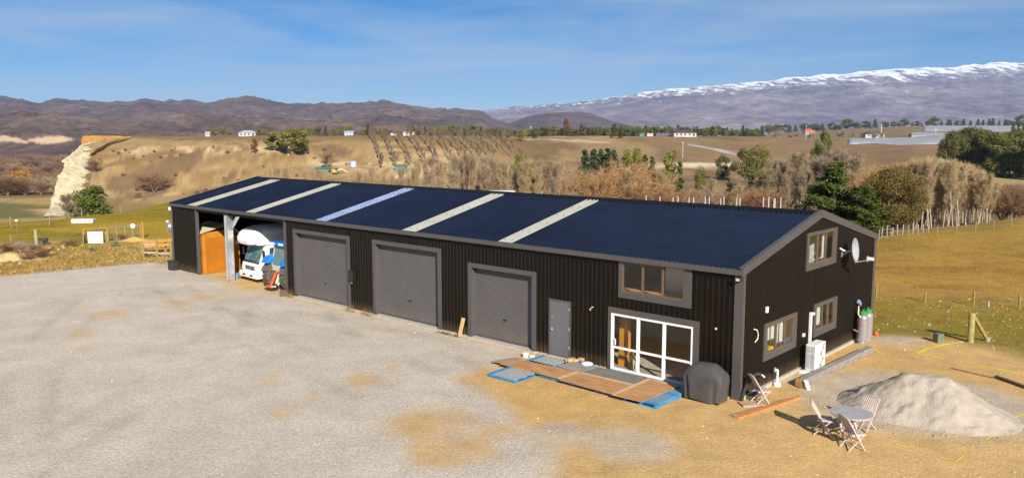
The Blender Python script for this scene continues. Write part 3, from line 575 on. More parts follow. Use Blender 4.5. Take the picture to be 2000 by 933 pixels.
# roller doors
for x0, x1, zt in ((-25.03, -20.22, 3.6), (-18.45, -13.79, 3.6), (-12.15, -8.46, 3.18)):
    rd = MB(); tw = .2; dp = .30
    rd.bx(x0, x0+tw, -.052, dp, .06, zt); rd.bx(x1-tw, x1, -.052, dp, .06, zt); rd.bx(x0+tw, x1-tw, -.052, .06, zt-.19, zt)
    door = rd.build('roller_door', TRIM, shed)
    cu = MB(); n = int((zt-.3)/.078)*4; vs = []
    for i in range(n+1):
        z = .08+(zt-.1-.08)*i/n; d = (.0, .014, .02, .014)[i % 4]
        vs += [(x0+tw-.02, dp-.06-d, z), (x1-tw+.02, dp-.06-d, z)]
    cu.add(vs, [(2*i, 2*i+1, 2*i+3, 2*i+2) for i in range(n)]); cu.build('door_curtain', SHUT, door)
    MB().bx((x0+x1)/2-.1, (x0+x1)/2+.1, dp-.10, dp-.075, .95, 1.0).build('door_handle', DARK, door)
    MB().bx(x0+tw, x1-tw, dp-.12, dp-.05, .08, .15).build('bottom_rail', TRIM, door)
# entry door
ed_ = MB().bx(-7.82, -7.76, -.035, .06, .1, 2.26).bx(-6.82, -6.76, -.035, .06, .1, 2.26).bx(-7.76, -6.82, -.035, .06, 2.2, 2.26).build('entry_door', TRIM, shed)
MB().bx(-7.755, -6.825, -.022, .03, .11, 2.195).build('door_leaf', mat('entry_door_grey', (.125, .122, .132), .4, 0, .04, 1), ed_)
for z in (.45, 1.15, 1.9): MB().bx(-6.86, -6.80, -.05, -.036, z, z+.11).build('hinge', GALV, ed_)
MB().tube([(-7.66, -.02, 1.08), (-7.66, -.08, 1.08), (-7.52, -.08, 1.08)], .014).bx(-7.69, -7.62, -.03, -.02, 1.0, 1.16).build('door_handle', GALV, ed_); MB().bx(-7.68, -7.63, -.035, -.02, 1.55, 1.61).build('lock', GALV, ed_)
# windows
def window(name, P, u0, u1, z0, z1, tl, tr, tb, tt, n, fm, fw=.05, rails=(), label=None, d0=.05, mull=.06, trim=TRIM):
    def B(mb, a, b_, c, d, e, f): 
        p, q = P(a, e, c), P(b_, f, d); return mb.bx(p[0], q[0], p[1], q[1], c, d)
    t = MB(); B(t, u0, u0+tl, z0, z1, -.06, d0); B(t, u1-tr, u1, z0, z1, -.06, d0); B(t, u0+tl, u1-tr, z0, z0+tb, -.06, d0-.002)
    if tt: B(t, u0+tl, u1-tr, z1-tt, z1, -.06, d0-.002)
    win = t.build(name, trim, shed)
    if label: win['label'] = label
    a, b_, c, d = u0+tl, u1-tr, z0+tb, z1-tt; fr = MB()
    B(fr, a, a+fw, c, d, -.05, d0-.014); B(fr, b_-fw, b_, c, d, -.05, d0-.014); B(fr, a+fw, b_-fw, c, c+fw, -.05, d0-.016); B(fr, a+fw, b_-fw, d-fw, d, -.05, d0-.016)
    ws = [a+fw+(b_-a-2*fw)*i/n for i in range(n+1)]
    for x in ws[1:-1]: B(fr, x-mull/2, x+mull/2, c+fw, d-fw, -.045, d0-.018)
    zs = [c+fw]+list(rails)+[d-fw]
    for z in rails:
        for i in range(n): B(fr, ws[i]+(mull/2 if i else 0), ws[i+1]-(mull/2 if i < n-1 else 0), z-.035, z+.035, -.043, d0-.02)
    fr.build('frame', fm, win)
    for i in range(n):
        for j in range(len(zs)-1):
            p = MB(); B(p, ws[i]+(mull/2 if i else 0), ws[i+1]-(mull/2 if i < n-1 else 0), zs[j]+(.035 if j else 0), zs[j+1]-(.035 if j < len(zs)-2 else 0), -.012, -.004); p.build('pane', GLASS, win)
    return win
window('window', PF, -4.65, -1.78, 2.72, 4.08, .13, .26, .22, .06, 3, BRONZE, label='bronze framed upper front window')
sd_ = window('sliding_door', PF, -5.07, -1.46, .06, 2.33, .13, .2, .02, .2, 3, WHITE, fw=.085, rails=(.90,), mull=.1)
MB().tube([(-4.78, -.06, 1.0), (-4.70, -.1, 1.02), (-4.70, -.1, 1.2), (-4.78, -.06, 1.22)], .018).build('door_handle', WHITE, sd_)
window('window', PG, 4.82, 7.63, 3.55, 4.92, .17, .2, .2, .07, 3, BRONZE, label='upper gable window with three panes')
window('window', PG, 1.6, 4.2, .93, 2.2, .2, .2, .2, .1, 3, BRONZE, label='lower gable window near the corner')
window('window', PG, 5.75, 7.97, .97, 2.22, .16, .2, .2, .1, 3, BRONZE, label='lower gable window above the heat pump')
BLND = mat('added_blind_cloth', (.62, .65, .60), .8, 0, .06, 2)  # pale sheets added behind the gable panes so the windows look bright
for a, b_, z0, z1 in ((1.86, 2.55, 1.62, 2.06), (2.55, 3.25, 1.42, 2.06), (3.30, 3.92, 1.18, 2.06), (6.66, 7.22, 1.22, 2.08), (7.02, 7.20, 3.8, 4.8), (5.02, 7.36, 3.765, 3.80), (5.95, 6.2, 1.2, 1.3)):
    MB().bx(-.30, -.27, a, b_, z0, z1).build('added_blind', BLND, shed)
# small fixtures on the walls
MB().bx(-20.16, -19.82, -.18, -.03, 1.45, 1.98).build('meter_box', mat('black_box_paint', (.015, .014, .013), .35), shed, bevel=.01)
MB().bx(-20.03, -19.95, -.15, -.05, 1.33, 1.45).build('padlock', mat('brass', (.5, .36, .08), .4, .8), shed)
fl_ = MB().bx(-.14, .02, -.26, -.06, 3.86, 3.98).build('flood_light', DARK, shed); MB().bx(-.12, 0, -.268, -.261, 3.87, 3.95).build('lens', mat('lamp_lens', (.6, .5, .3), .2), fl_)
CREAM = mat('cream_cable', (.72, .66, .42), .5)
MB().tube([(-5.85, -.03, 2.08), (-5.83, -.12, 2.12), (-5.72, -.14, 2.22), (-5.66, -.14, 2.24)], .018).build('cable_stub', CREAM, shed)
MB().tube([(.03, .80, 2.18), (.10, .90, 2.14), (.11, .98, 1.98), (.10, .96, 1.84), (.07, .84, 1.74)], .018).build('cable_stub', CREAM, shed)
MB().lathe([(0.0, 0), (.035, 0), (.03, .03), (0, .04)], (0, 0, 0), 8, axis='y').build('wall_stud', WHITE, shed).location = (-.85, -.06, 2.2)
for y, z, a, b_ in ((1.66, 2.68, .13, .2), (4.78, 1.26, .14, .12), (5.62, 1.9, .11, .1)): MB().bx(.03, .10, y-a/2, y+a/2, z-b_/2, z+b_/2).build('switch_box', WHITEP, shed, bevel=.01)
MB().bx(.03, .08, 11.05, 11.17, 3.2, 3.42).build('vent_box', mat('grey_blue_plastic', (.3, .34, .42), .5), shed)
MB().bx(.03, .12, 5.28, 5.40, .86, 2.0).bx(.03, .10, 5.36, 5.56, 1.86, 1.93).build('pipe_cover', WHITEP, shed, bevel=.012)
MB().bx(-L-.12, -L+.0, -.2, -.08, 3.75, 3.95).build('camera_unit', WHITE, shed, bevel=.03)
# ------------------------------------------------------------------ things in the open bay
def S(name, label, cat, x, y, z=0, rot=0, group=None): return thing(name, label, cat, SW(x, y, z), -YAW+rot, group)
PLY = mat('orange_ply', (.42, .15, .008), .55, 0, .15, 1.1, col2=(.48, .20, .02))
hut = S('plywood_hut', 'orange plywood hut with a corrugated roof inside the open shed bay', 'hut', -35.4, .25)
hp = MB(); hp.prism([(0, .02), (2.45, .02), (2.45, 2.0), (1.75, 2.62), (0, 2.5)], -.06, 0, 0, 'x'); hp.build('wall', PLY, hut)
MB().bx(-2.8, -.06, .0, .06, .02, 2.48).build('wall', PLY, hut); MB().bx(-2.8, -.06, 2.39, 2.45, .02, 2.0).build('wall', PLY, hut)
rf = MB(); vs = []; xs = np.linspace(-2.7, .12, 90)
for x in xs:
    h = .022*math.sin(x*2*PI/.12)
    vs += [(x, -.1, 2.5+h), (x, 1.75, 2.95+h), (x, 2.6, 2.25+h)]
rf.add(vs, [(3*i+j, 3*i+3+j, 3*i+4+j, 3*i+1+j) for i in range(len(xs)-1) for j in (0, 1)]); rf.build('corrugated_roof', mat('dusty_roof_sheet', (.40, .33, .22), .7, 0, .15, 2), hut)
hd_ = MB().bx(.0, .035, .2, 1.6, .1, 2.2).build('door', mat('orange_ply_door', (.37, .125, .006), .5, 0, .15, 1.4), hut)
for y, z in ((1.55, 1.95), (1.55, 1.2), (1.55, .35), (.3, .9)): MB().bx(.036, .06, y-.12, y+.06, z-.035, z+.035).build('hinge', GALV, hd_)
for y, z in ((1.9, 1.55), (2.3, 1.75)): MB().lathe([(0, 0), (.13, 0), (.13, .02), (0, .03)], (0.0, y, z), 14, axis='x').build('float_disc', WHITE, hut)
# camper
TXT = mat('camper_lettering', (.33, .30, .30), .5); CW = mat('camper_white', (.82, .82, .82), .28, 0, .02, 3)
cmp_ = S('campervan', 'white campervan with a bulbous over-cab pod parked nose out in the open bay', 'campervan', -30.95, .95, 0, math.radians(-4))
def loft(secs, n=28, p=3.2, mi=0):
    m = MB(); vs = []
    for y, zc, hw, hh in secs:
        for j in range(n):
            a = 2*PI*j/n; c, s_ = math.cos(a), math.sin(a)
            vs.append((hw*math.copysign(abs(c)**(2/p), c), y, zc+hh*math.copysign(abs(s_)**(2/p), s_)))
    fs = [(i*n+j, (i+1)*n+j, (i+1)*n+(j+1) % n, i*n+(j+1) % n) for i in range(len(secs)-1) for j in range(n)]
    fs += [tuple(range(n)), tuple(range((len(secs)-1)*n, len(secs)*n))[::-1]]
    return m.add(vs, fs)
cb = MB(); prof = [(-.02, .50), (-.10, .62), (-.10, 1.02), (.0, 1.12), (.42, 2.12), (.62, 2.2), (2.0, 2.2), (2.0, .45), (1.55, .45), (1.4, .85), (.75, .85), (.55, .45)]
cb.prism([(a, b_) for a, b_ in prof], -1.0, 1.0, 0, 'x'); cab = cb.build('cab', CW, cmp_, bevel=.03)
SCR = mat('teal_windscreen', (.02, .055, .055), .08, 0, .5, 1.4, col2=(.10, .16, .14), spec=.8); BLK = mat('black_trim', (.02, .02, .024), .4)
def slab(P4, th, nrm): 
    n_ = Vector(nrm).normalized()*th; return MB().add([Vector(p) for p in P4]+[Vector(p)+n_ for p in P4], [(0, 1, 2, 3), (7, 6, 5, 4), (0, 4, 5, 1), (1, 5, 6, 2), (2, 6, 7, 3), (3, 7, 4, 0)])
slab([(-.9, .035, 1.22), (.9, .035, 1.22), (.82, .38, 2.06), (-.82, .38, 2.06)], .03, (0, -1, .4)).build('windscreen', SCR, cab)
slab([(-.95, -.02, 1.08), (.95, -.02, 1.08), (.92, .04, 1.24), (-.92, .04, 1.24)], .022, (0, -1, .3)).build('wiper_cowl', BLK, cab)
for s_ in (-1, 1):
    MB().bx(s_*1.0, s_*1.012, .62, 1.45, 1.2, 2.0).build('side_window', SCR, cab)
    MB().bx(s_*.58, s_*.98, -.135, -.08, .66, .90).build('headlight', mat('headlight_lens', (.7, .72, .72), .15), cab, bevel=.01)
    MB().bar((s_*1.0, .3, 1.7), (s_*1.22, .15, 1.75), .03, .03).bx(s_*1.16, s_*1.32, .1, .18, 1.45, 1.9).build('mirror', BLK, cab)
MB().bx(-.57, .57, -.13, -.08, .70, .92).build('grille', mat('grille_grey', (.09, .085, .085), .5), cab)
MB().prism([(-.06, .79), (0, .86), (.06, .79), (0, .74)], -.142, -.132, 0, 'y').build('emblem', GALV, cab)
MB().bx(-1.08, 1.08, -.28, .12, .26, .58).build('bumper', CW, cmp_, bevel=.04)
for x in (-.45, .45): MB().bx(x-.17, x+.17, -.29, -.281, .36, .46).build('fog_slot', BLK, cmp_)
MB().bx(-.22, .22, -.292, -.283, .38, .48).build('number_plate', WHITE, cmp_)
pod = loft([(-.50, 2.46, .55, .12), (-.44, 2.48, .80, .26), (-.28, 2.54, .98, .38), (.0, 2.62, 1.08, .47), (.5, 2.68, 1.12, .54), (1.3, 2.70, 1.13, .56), (2.2, 2.70, 1.13, .55)], p=3.6).build('over_cab_pod', CW, cmp_, smooth=False)
loft([(1.9, 1.75, 1.13, 1.25), (2.3, 1.80, 1.15, 1.42), (5.6, 1.80, 1.15, 1.42), (5.8, 1.8, 1.1, 1.35)], p=7).build('body', mat('camper_body_grey', (.52, .51, .48), .4), cmp_)
MB().bx(1.13, 1.165, 2.5, 3.5, 2.2, 2.75).build('side_window', BLK, cmp_, bevel=.01)
MB().bx(-1.09, 1.09, -.1, 2.0, 2.205, 2.235).build('pod_rail', WHITE, pod)
MB().prism([(-.50, 2.60), (-.3, 2.60), (-.4, 2.47)], -.475, -.40, 0, 'y').build('red_emblem', mat('red_paint', (.6, .02, .03), .4), pod)
le = MB(); r3 = random.Random(3)
for i in range(8):
    x = -.62+i*.145; le.bx(x, x+.03, -.505, -.46, 2.36, 2.46); le.bx(x+.03, x+.1, -.505, -.46, (2.36, 2.44, 2.40)[i % 3], (2.38, 2.46, 2.42)[i % 3]); le.bx(x+.075, x+.1, -.505, -.46, 2.36, 2.46) if i % 2 else None
le.build('lettering', TXT, pod)
def wheel(par, c, r, wd, n=24, lugs=0, rimc=None, ax='x', steer=0):
    ty = MB(); ty.lathe([(r*.55, -wd*.42), (r*.8, -wd*.5), (r*.95, -wd*.46), (r, -wd*.36), (r, wd*.36), (r*.95, wd*.46), (r*.8, wd*.5), (r*.55, wd*.42)], (0, 0, 0), n, axis='x')
    if lugs:
        for i in range(lugs):
            for s_ in (-1, 1):
                a = 2*PI*(i+(.5 if s_ > 0 else 0))/lugs; a2 = a+.28
                ty.bar((s_*wd*.5, r*.99*math.cos(a), r*.99*math.sin(a)), (0, r*1.0*math.cos(a2), r*1.0*math.sin(a2)), .07*r/.65, .09*r/.65, 0, (0, math.cos(a), math.sin(a)))
    o = ty.build('wheel', mat('dusty_tyre', (.10, .085, .06), .9, 0, .3, 5) if lugs else RUBBER, par); o.location = c; o.rotation_euler = (0, 0, steer)
    ri = MB(); ri.lathe([(0, -wd*.2), (r*.2, -wd*.2), (r*.3, -wd*.12), (r*.5, -wd*.3), (r*.57, -wd*.43), (r*.57, wd*.43), (r*.5, wd*.3), (r*.3, wd*.12), (0, wd*.15)], (0, 0, 0), 18, axis='x'); ri.build('rim', rimc or GALV, o); return o
for s_ in (-1, 1):
    wheel(cmp_, (s_*.88, 1.05, .37), .37, .22); wheel(cmp_, (s_*.85, 4.3, .37), .37, .26)
# tractor
TB = mat('tractor_blue', (.01, .17, .55), .35, 0, .05, 2); ORG = mat('orange_red_paint', (.62, .10, .03), .5, 0, .2, 8); TG = mat('tractor_grey', (.10, .095, .09), .6, 0, .2, 6)
tr = S('tractor', 'blue tractor with muddy tyres backed in beside the campervan', 'tractor', -27.55, .95)
for s_ in (-1, 1):
    wheel(tr, (s_*.86, 0, .70), .70, .48, 30, 18, mat('tractor_rim', (.5, .48, .42), .6)); wheel(tr, (s_*.8, 2.4, .48), .48, .34, 22, 14, mat('tractor_rim', (.5, .48, .42), .6))
    fd = MB(); pts = [(.62*math.cos(a)*1.32, .70+.62*math.sin(a)*1.32) for a in np.linspace(.5, PI-.35, 9)]
    fd.prism([(p[0], p[1]) for p in pts]+[(p[0]*.93, .70+(p[1]-.70)*.93) for p in pts[::-1]], s_*.62, s_*1.14, 0, 'x'); fd.build('mudguard', TG, tr)
MB().bx(-.28, .28, -.35, 2.6, .45, 1.0).build('chassis', TG, tr, bevel=.03)
MB().bx(-.36, .36, 1.35, 3.0, .95, 1.5).build('bonnet', TB, tr, bevel=.06)
bq = MB().prism([(-.75, 1.42), (-.45, 1.78), (.30, 1.90), (.34, 1.40)], -1.20, -.55, 0, 'x').build('side_panel', TB, tr, bevel=.05)
MB().prism([(-.75, 1.42), (-.45, 1.78), (.30, 1.85), (.34, 1.40)], .60, 1.15, 0, 'x').build('side_panel', TB, tr, bevel=.05)
cbn = MB()
for x in (-.62, .62):
    for y, y2 in ((-.35, -.15), (1.1, 1.0)): cbn.bar((x, y, 1.3), (x*.88, y2, 2.42), .07, .07)
cbn.bx(-.62, .62, -.35, 1.1, 1.0, 1.32); cf = cbn.build('cab_frame', mat('pale_cab_frame', (.45, .46, .42), .5), tr)
GT = mat('green_cab_glass', (.12, .18, .155), .08, 0, .3, 1.5, spec=.8)
slab([(-.58, -.35, 1.34), (.58, -.35, 1.34), (.52, -.16, 2.40), (-.52, -.16, 2.40)], .012, (0, -1, 0)).build('rear_window', GT, cf)
for s_ in (-1, 1): slab([(s_*.60, -.30, 1.34), (s_*.60, 1.05, 1.34), (s_*.53, .97, 2.4), (s_*.53, -.13, 2.4)], .012, (s_, 0, 0)).build('side_window', GT, cf)
MB().bx(-.68, .68, -.42, 1.25, 2.42, 2.62).build('cab_roof', TB, tr, bevel=.06)
for q in ((-.62, -.2), (.2, .62)): MB().bx(*q, -.44, -.425, 2.46, 2.58).build('work_light', WHITE, tr)
MB().bar((-.28, -.75, .12), (-.24, -.35, .95), .13, .10).bar((-.42, -.8, .22), (-.1, -.8, .2), .12, .12).bar((-.24, -.4, .9), (.1, -.35, 1.0), .08, .08).build('hitch_arm', ORG, tr)
MB().bar((.10, -.60, .38), (.22, -.30, 1.2), .12, .12).bar((.32, -.62, .30), (.42, -.35, .95), .08, .08).bar((-.05, -.8, .2), (.3, -.75, .25), .08, .08).build('lift_arm', mat('pale_lift_arm', (.55, .50, .38), .6, 0, .2, 6), tr)
MB().bx(-.42, .25, -1.0, -.55, .07, .13).bx(-.3, -.22, -.9, -.7, 0, .1).bx(.1, .18, -.9, -.7, 0, .1).build('drawbar', DARK, tr)
# clutter by the camper
tag(MB().lathe([(0, 0), (.16, 0), (.19, .32), (.175, .32), (.15, .03), (0, .03)], (0, 0, 0), 16).build('bucket', mat('blue_grey_plastic', (.12, .22, .34), .5)), 'blue grey bucket on the ground behind the steel post', 'bucket').location = SW(-32.4, .75, 0)
rk = S('shelf_rack', 'dim rack of timber offcuts between plywood hut and campervan', 'rack', -33.2, 2.6)
for x in (-.5, .5): MB().bx(x-.04, x+.04, -.3, .3, 0, 2.0).build('upright', TIMB, rk)
for z in (.4, .9, 1.4): MB().bx(-.55, .55, -.32, .32, z, z+.04).build('shelf', TIMB, rk)
r4 = random.Random(8)
for i in range(14): z = (.44, .94, 1.44)[i % 3]; tag(MB().bx(-.06, .06, -.35, .3, 0, r4.uniform(.06, .2)).build('timber_offcut', mat('brown_offcut', (.30, .17, .07), .8, 0, .3, 5)), 'short timber offcut lying on the rack beside the campervan', 'timber', 'offcuts on the rack').location = SW(-33.2+r4.uniform(-.45, .45), 2.6+r4.uniform(-.05, .05), z)
# things along the shed foot
dk = S('downpipe_tub', 'small black water tub standing at the far left corner of the shed', 'tub', -38.35, -.25)
MB().bx(-.3, .3, -.22, .22, 0, .55).build('tub', DARK, dk, bevel=.03); MB().bx(-.33, .33, -.25, .25, .55, .6).build('rim', DARK, dk, bevel=.01); MB().tube([(-.25, .15, .6), (-.25, .15, 1.0), (-.3, .2, 3.8)], .045).build('downpipe', TRIM, dk)
tag(MB().box((0, 0, .16), (.34, .3, .32), .2).build('timber_block', mat('dark_wood_block', (.10, .075, .05), .85, 0, .3, 6), None, bevel=.015), 'dark wooden block on the gravel at the right edge of the open bay', 'block').location = SW(-25.8, -.25, 0)
pk = tag(MB().bar((0, -.22, .0), (0, -.03, .78), .18, .035).build('timber_plank', mat('new_plank', (.55, .36, .18), .7, 0, .2, 5)), 'short pale plank leaning on black wall left of third roller door', 'plank'); pk.location = SW(-12.5, 0, .02); pk.rotation_euler = (0, .08, -YAW)
# ------------------------------------------------------------------ yard: pallets, ply sheets, barbecue
BLUE = mat('blue_pallet_paint', (.02, .22, .50), .6, 0, .3, 4, .3); BLUEW = mat('worn_blue_boards', (.20, .25, .27), .75, 0, .2, 3, col2=(.10, .26, .42), stretch=(1, 6, 1))
BOARD = mat('worn_tan_boards', (.42, .33, .22), .8, 0, .25, 4, col2=(.22, .29, .34), stretch=(1, 6, 1))
def pallet(label, x, y, rot, bm=BLUEW, wx=1.25, dy=1.05, n=7):
    p = S('pallet', label, 'pallet', x, y, 0, rot, 'blue pallets in front of the sliding door')
    for i in range(3): yy = -dy/2+.05+i*(dy-.1)/2; MB().bx(-wx/2, wx/2, yy-.045, yy+.045, .022, .105).build('stringer', BLUE, p)
    for i in range(3): xx = -wx/2+.06+i*(wx-.12)/2; MB().bx(xx-.05, xx+.05, -dy/2, dy/2, .0, .021).build('bottom_board', BLUE, p)
    for i in range(n):
        w_ = wx/n*.82; xx = -wx/2+wx/n*(i+.5); MB().bx(xx-w_/2, xx+w_/2, -dy/2-.005, dy/2+.005, .106, .128).build('deck_board', BLUE if i in (0,) else bm, p)
    return p
pallet('blue pallet with bare tan boards standing out in front of the others', -7.1, -2.92, .03, BOARD)
pallet('blue edged pallet lying bare at the foot of the grey entry door', -7.2, -.86, .02, BOARD)
pallet('blue pallet under the left end of the brown ply sheets', -7.0, -1.75, 0)
pallet('blue pallet under the long ply sheet, second from the left', -5.75, -1.78, 0)
pallet('blue pallet under the middle of the long ply walkway', -4.45, -1.82, 0)
pallet('blue pallet under the ply seam beside the square end sheet', -3.3, -1.86, 0)
pallet('worn blue pallet showing at the right end of the ply walkway', -2.1, -1.9, PI/2+.02, BLUEW, 1.2, 1.2)
pallet('worn blue pallet tucked against the sliding door by the covered barbecue', -2.1, -.72, PI/2, BLUEW, 1.15, 1.2)
pallet('blue pallet under the dark grey sheet by the sliding door', -4.3, -.75, 0)
pallet('blue pallet under the small grey sheet left of the sliding door', -5.8, -.78, 0)
PLYB = mat('brown_ply_sheet', (.43, .20, .075), .6, 0, .14, 1.6, .15, col2=(.48, .27, .12), stretch=(1, 3, 1)); STRIP = mat('pale_edge_strip', (.52, .37, .25), .7, 0, .15, 5); GREYS = mat('grey_fibre_sheet', (.17, .15, .13), .8, 0, .2, 2, .2)
def sheet(name, label, cat, pts, z, m, strips=(), th=.016, sag=0):
    o = thing(name, label, cat, SW(0, 0, 0), -YAW); b_ = MB(); n = 10
    (ax, ay), (bx_, by), (cx, cy), (dx, dy) = pts; vs = []
    for zo in (0, th):
        for i in range(n+1):
            u = i/n
            for j in (0, 1):
                x = (ax*(1-u)+bx_*u)*(1-j)+(dx*(1-u)+cx*u)*j; y = (ay*(1-u)+by*u)*(1-j)+(dy*(1-u)+cy*u)*j
                vs.append((x, y, z+zo-sag*(u*u)))
    k = 2*(n+1); fs = []
    for i in range(n):
        a = 2*i; fs += [(a, a+1, a+3, a+2), (k+a, k+a+2, k+a+3, k+a+1), (a, a+2, k+a+2, k+a), (a+1, k+a+1, k+a+3, a+3)]
    fs += [(0, k, k+1, 1), (2*n, 2*n+1, k+2*n+1, k+2*n)]
    b_.add(vs, fs); b_.build('sheet', m, o)
    for (p, q, w_) in strips: MB().bar((p[0], p[1], z+th+.006), (q[0], q[1], z+th+.006), w_, .008).build('edge_strip', STRIP, o)
    return o
sheet('ply_sheet', 'long brown ply sheet at the left end of the walkway', 'plywood', [(-8.15, -2.4), (-5.35, -2.38), (-5.35, -1.28), (-8.0, -1.5)], .134, PLYB, [((-5.45, -2.36), (-5.45, -1.3), .13)])
sheet('ply_sheet', 'middle brown ply sheet between long sheet and square end sheet', 'plywood', [(-5.34, -2.48), (-3.02, -2.55), (-3.0, -1.24), (-5.3, -1.28)], .137, PLYB, [((-5.25, -1.32), (-3.05, -1.28), .12)])
sheet('ply_sheet', 'square brown ply sheet lying crosswise at the right end by the sliding door', 'plywood', [(-3.05, -2.66), (-1.93, -2.62), (-1.9, -.36), (-3.12, -.38)], .156, PLYB, [((-3.02, -2.6), (-3.06, -.42), .12), ((-3.0, -.43), (-2.0, -.41), .07)])
sheet('fibre_sheet', 'dark grey sheet lying along the foot of the sliding door', 'sheet', [(-5.25, -1.22), (-3.1, -1.2), (-3.12, -.3), (-5.25, -.34)], .132, GREYS)
sheet('fibre_sheet', 'small lighter grey sheet left of the dark one, below the wall', 'sheet', [(-6.45, -1.2), (-5.3, -1.22), (-5.3, -.5), (-6.4, -.5)], .132, mat('light_grey_sheet', (.27, .25, .22), .8, 0, .2, 2))
sheet('fibre_sheet', 'bent brown grey offcut at the far left tip of the walkway', 'sheet', [(-7.85, -2.3), (-8.75, -2.25), (-8.5, -1.3), (-7.9, -1.35)], .137, mat('bent_offcut', (.36, .26, .19), .8, 0, .2, 3), sag=.07)
tag(MB().lathe([(0, 0), (.2, 0), (.22, .04), (.16, .07), (0, .08)], (0, 0, 0), 16).build('basin', WHITE), 'small white dish on the grey sheet below the black wall', 'dish').location = SW(-5.75, -.35, .15)
rk_ = MB(); r5 = random.Random(4)
for i in range(7): rk_.box((r5.uniform(-.3, .3), r5.uniform(-.1, .1), .05), (.22, .16, .1), r5.uniform(0, 3), rot=Matrix.Rotation(r5.uniform(0, 3), 3, 'Z') @ Matrix.Rotation(r5.uniform(-.3, .3), 3, 'X'))
o = rk_.build('stone_heap', mat('tan_stone', (.45, .30, .17), .9, 0, .2, 8), None, bevel=.02); o['kind'] = 'stuff'; tag(o, 'little heap of tan stones against the wall beside the white dish', 'stones'); o.location = SW(-6.35, -.32, .14)
for q, (x, y, lb) in enumerate(((-8.35, -.75, 'small white plastic tub beside the third roller door corner'), (-8.2, -.55, 'white tub lid lying behind the small white tub'))):
    tag(MB().lathe([(0, 0), (.10, 0), (.12, .16 if q == 0 else .05), (.1, .17 if q == 0 else .06), (0, .17 if q == 0 else .06)], (0, 0, 0), 12).build('tub', WHITE), lb, 'tub').location = SW(x, y, .02)
# covered barbecue
bbq = S('barbecue', 'barbecue under a dark grey fitted cover beside the sliding door', 'barbecue', -.82, -.66, 0, .04)
vs = []; n = 56; secs = [(.06, .62, .36), (.25, .63, .37), (.5, .65, .375), (.72, .68, .38), (.84, .69, .39), (.92, .66, .37), (1.06, .50, .30), (1.17, .36, .20), (1.20, .30, .15)]
for zi, (z, a, b_) in enumerate(secs):
    for j in range(n):
        t_ = 2*PI*j/n; c, s_ = math.cos(t_), math.sin(t_)
        e_ = 5 if z < .9 else 4
        fold = (1+.055*math.sin(t_*7+.8*math.sin(t_*3)+zi*.12)+.035*math.sin(t_*13+1))*1 if z < .8 else 1+.008*math.sin(t_*9)
        vs.append((a*math.copysign(abs(c)**(2/e_), c)*fold, b_*math.copysign(abs(s_)**(2/e_), s_)*fold, z+(.03*math.sin(t_*6) if zi == 0 else 0)+(.02*c if z > 1.1 else 0)))
b_ = MB().add(vs, [(i*n+j, i*n+(j+1) % n, (i+1)*n+(j+1) % n, (i+1)*n+j) for i in range(len(secs)-1) for j in range(n)]+[tuple((len(secs)-1)*n+j for j in range(n))])
b_.build('cover', mat('dark_cover_fabric', (.058, .054, .052), .75, 0, .15, 5, .5), bbq, smooth=True)
for x in (-.52, .52):
    for y in (-.27, .27): MB().lathe([(0, -.02), (.05, -.02), (.05, .02), (0, .02)], (x, y, .05), 12, axis='x').build('castor', RUBBER, bbq)
MB().bx(-.56, .56, -.3, .3, .1, .14).build('base_tray', DARK, bbq)
# ------------------------------------------------------------------ slatted garden table and chairs
WT = mat('silvered_teak', (.50, .43, .39), .75, 0, .16, 5, .3, stretch=(1, 1, 1)); WTD = mat('grey_teak_top', (.36, .34, .35), .6, 0, .12, 5, .2)
tb = thing('garden_table', 'round silvered timber garden table near the sand heap', 'table', (9.42, 21.62, 0), .5)
R_ = .56
for i in range(9):
    x0 = -R_+i*2*R_/9; x1 = x0+2*R_/9-.008; pts = []
    for x in np.linspace(x0, x1, 5): pts.append((x, -math.sqrt(max(0, R_*R_-x*x))))
    for x in np.linspace(x1, x0, 5): pts.append((x, math.sqrt(max(0, R_*R_-x*x))))
    MB().prism(pts, .70, .722, 0, 'z').build('top_slat', WTD, tb)
MB().lathe([(.50, .665), (.53, .665), (.53, .698), (.50, .698), (.50, .665)], (0, 0, 0), 28).build('apron', WT, tb)
for i in range(4):
    a = PI/4+i*PI/2; s_ = 1 if i % 2 else -1
    MB().bar((.36*math.cos(a), .36*math.sin(a), .67), (.30*math.cos(a+.9), .30*math.sin(a+.9), .0), .045, .045).build('leg', WT, tb)
MB().bx(-.3, .3, -.02, .02, .3, .34).build('stretcher', WT, tb)
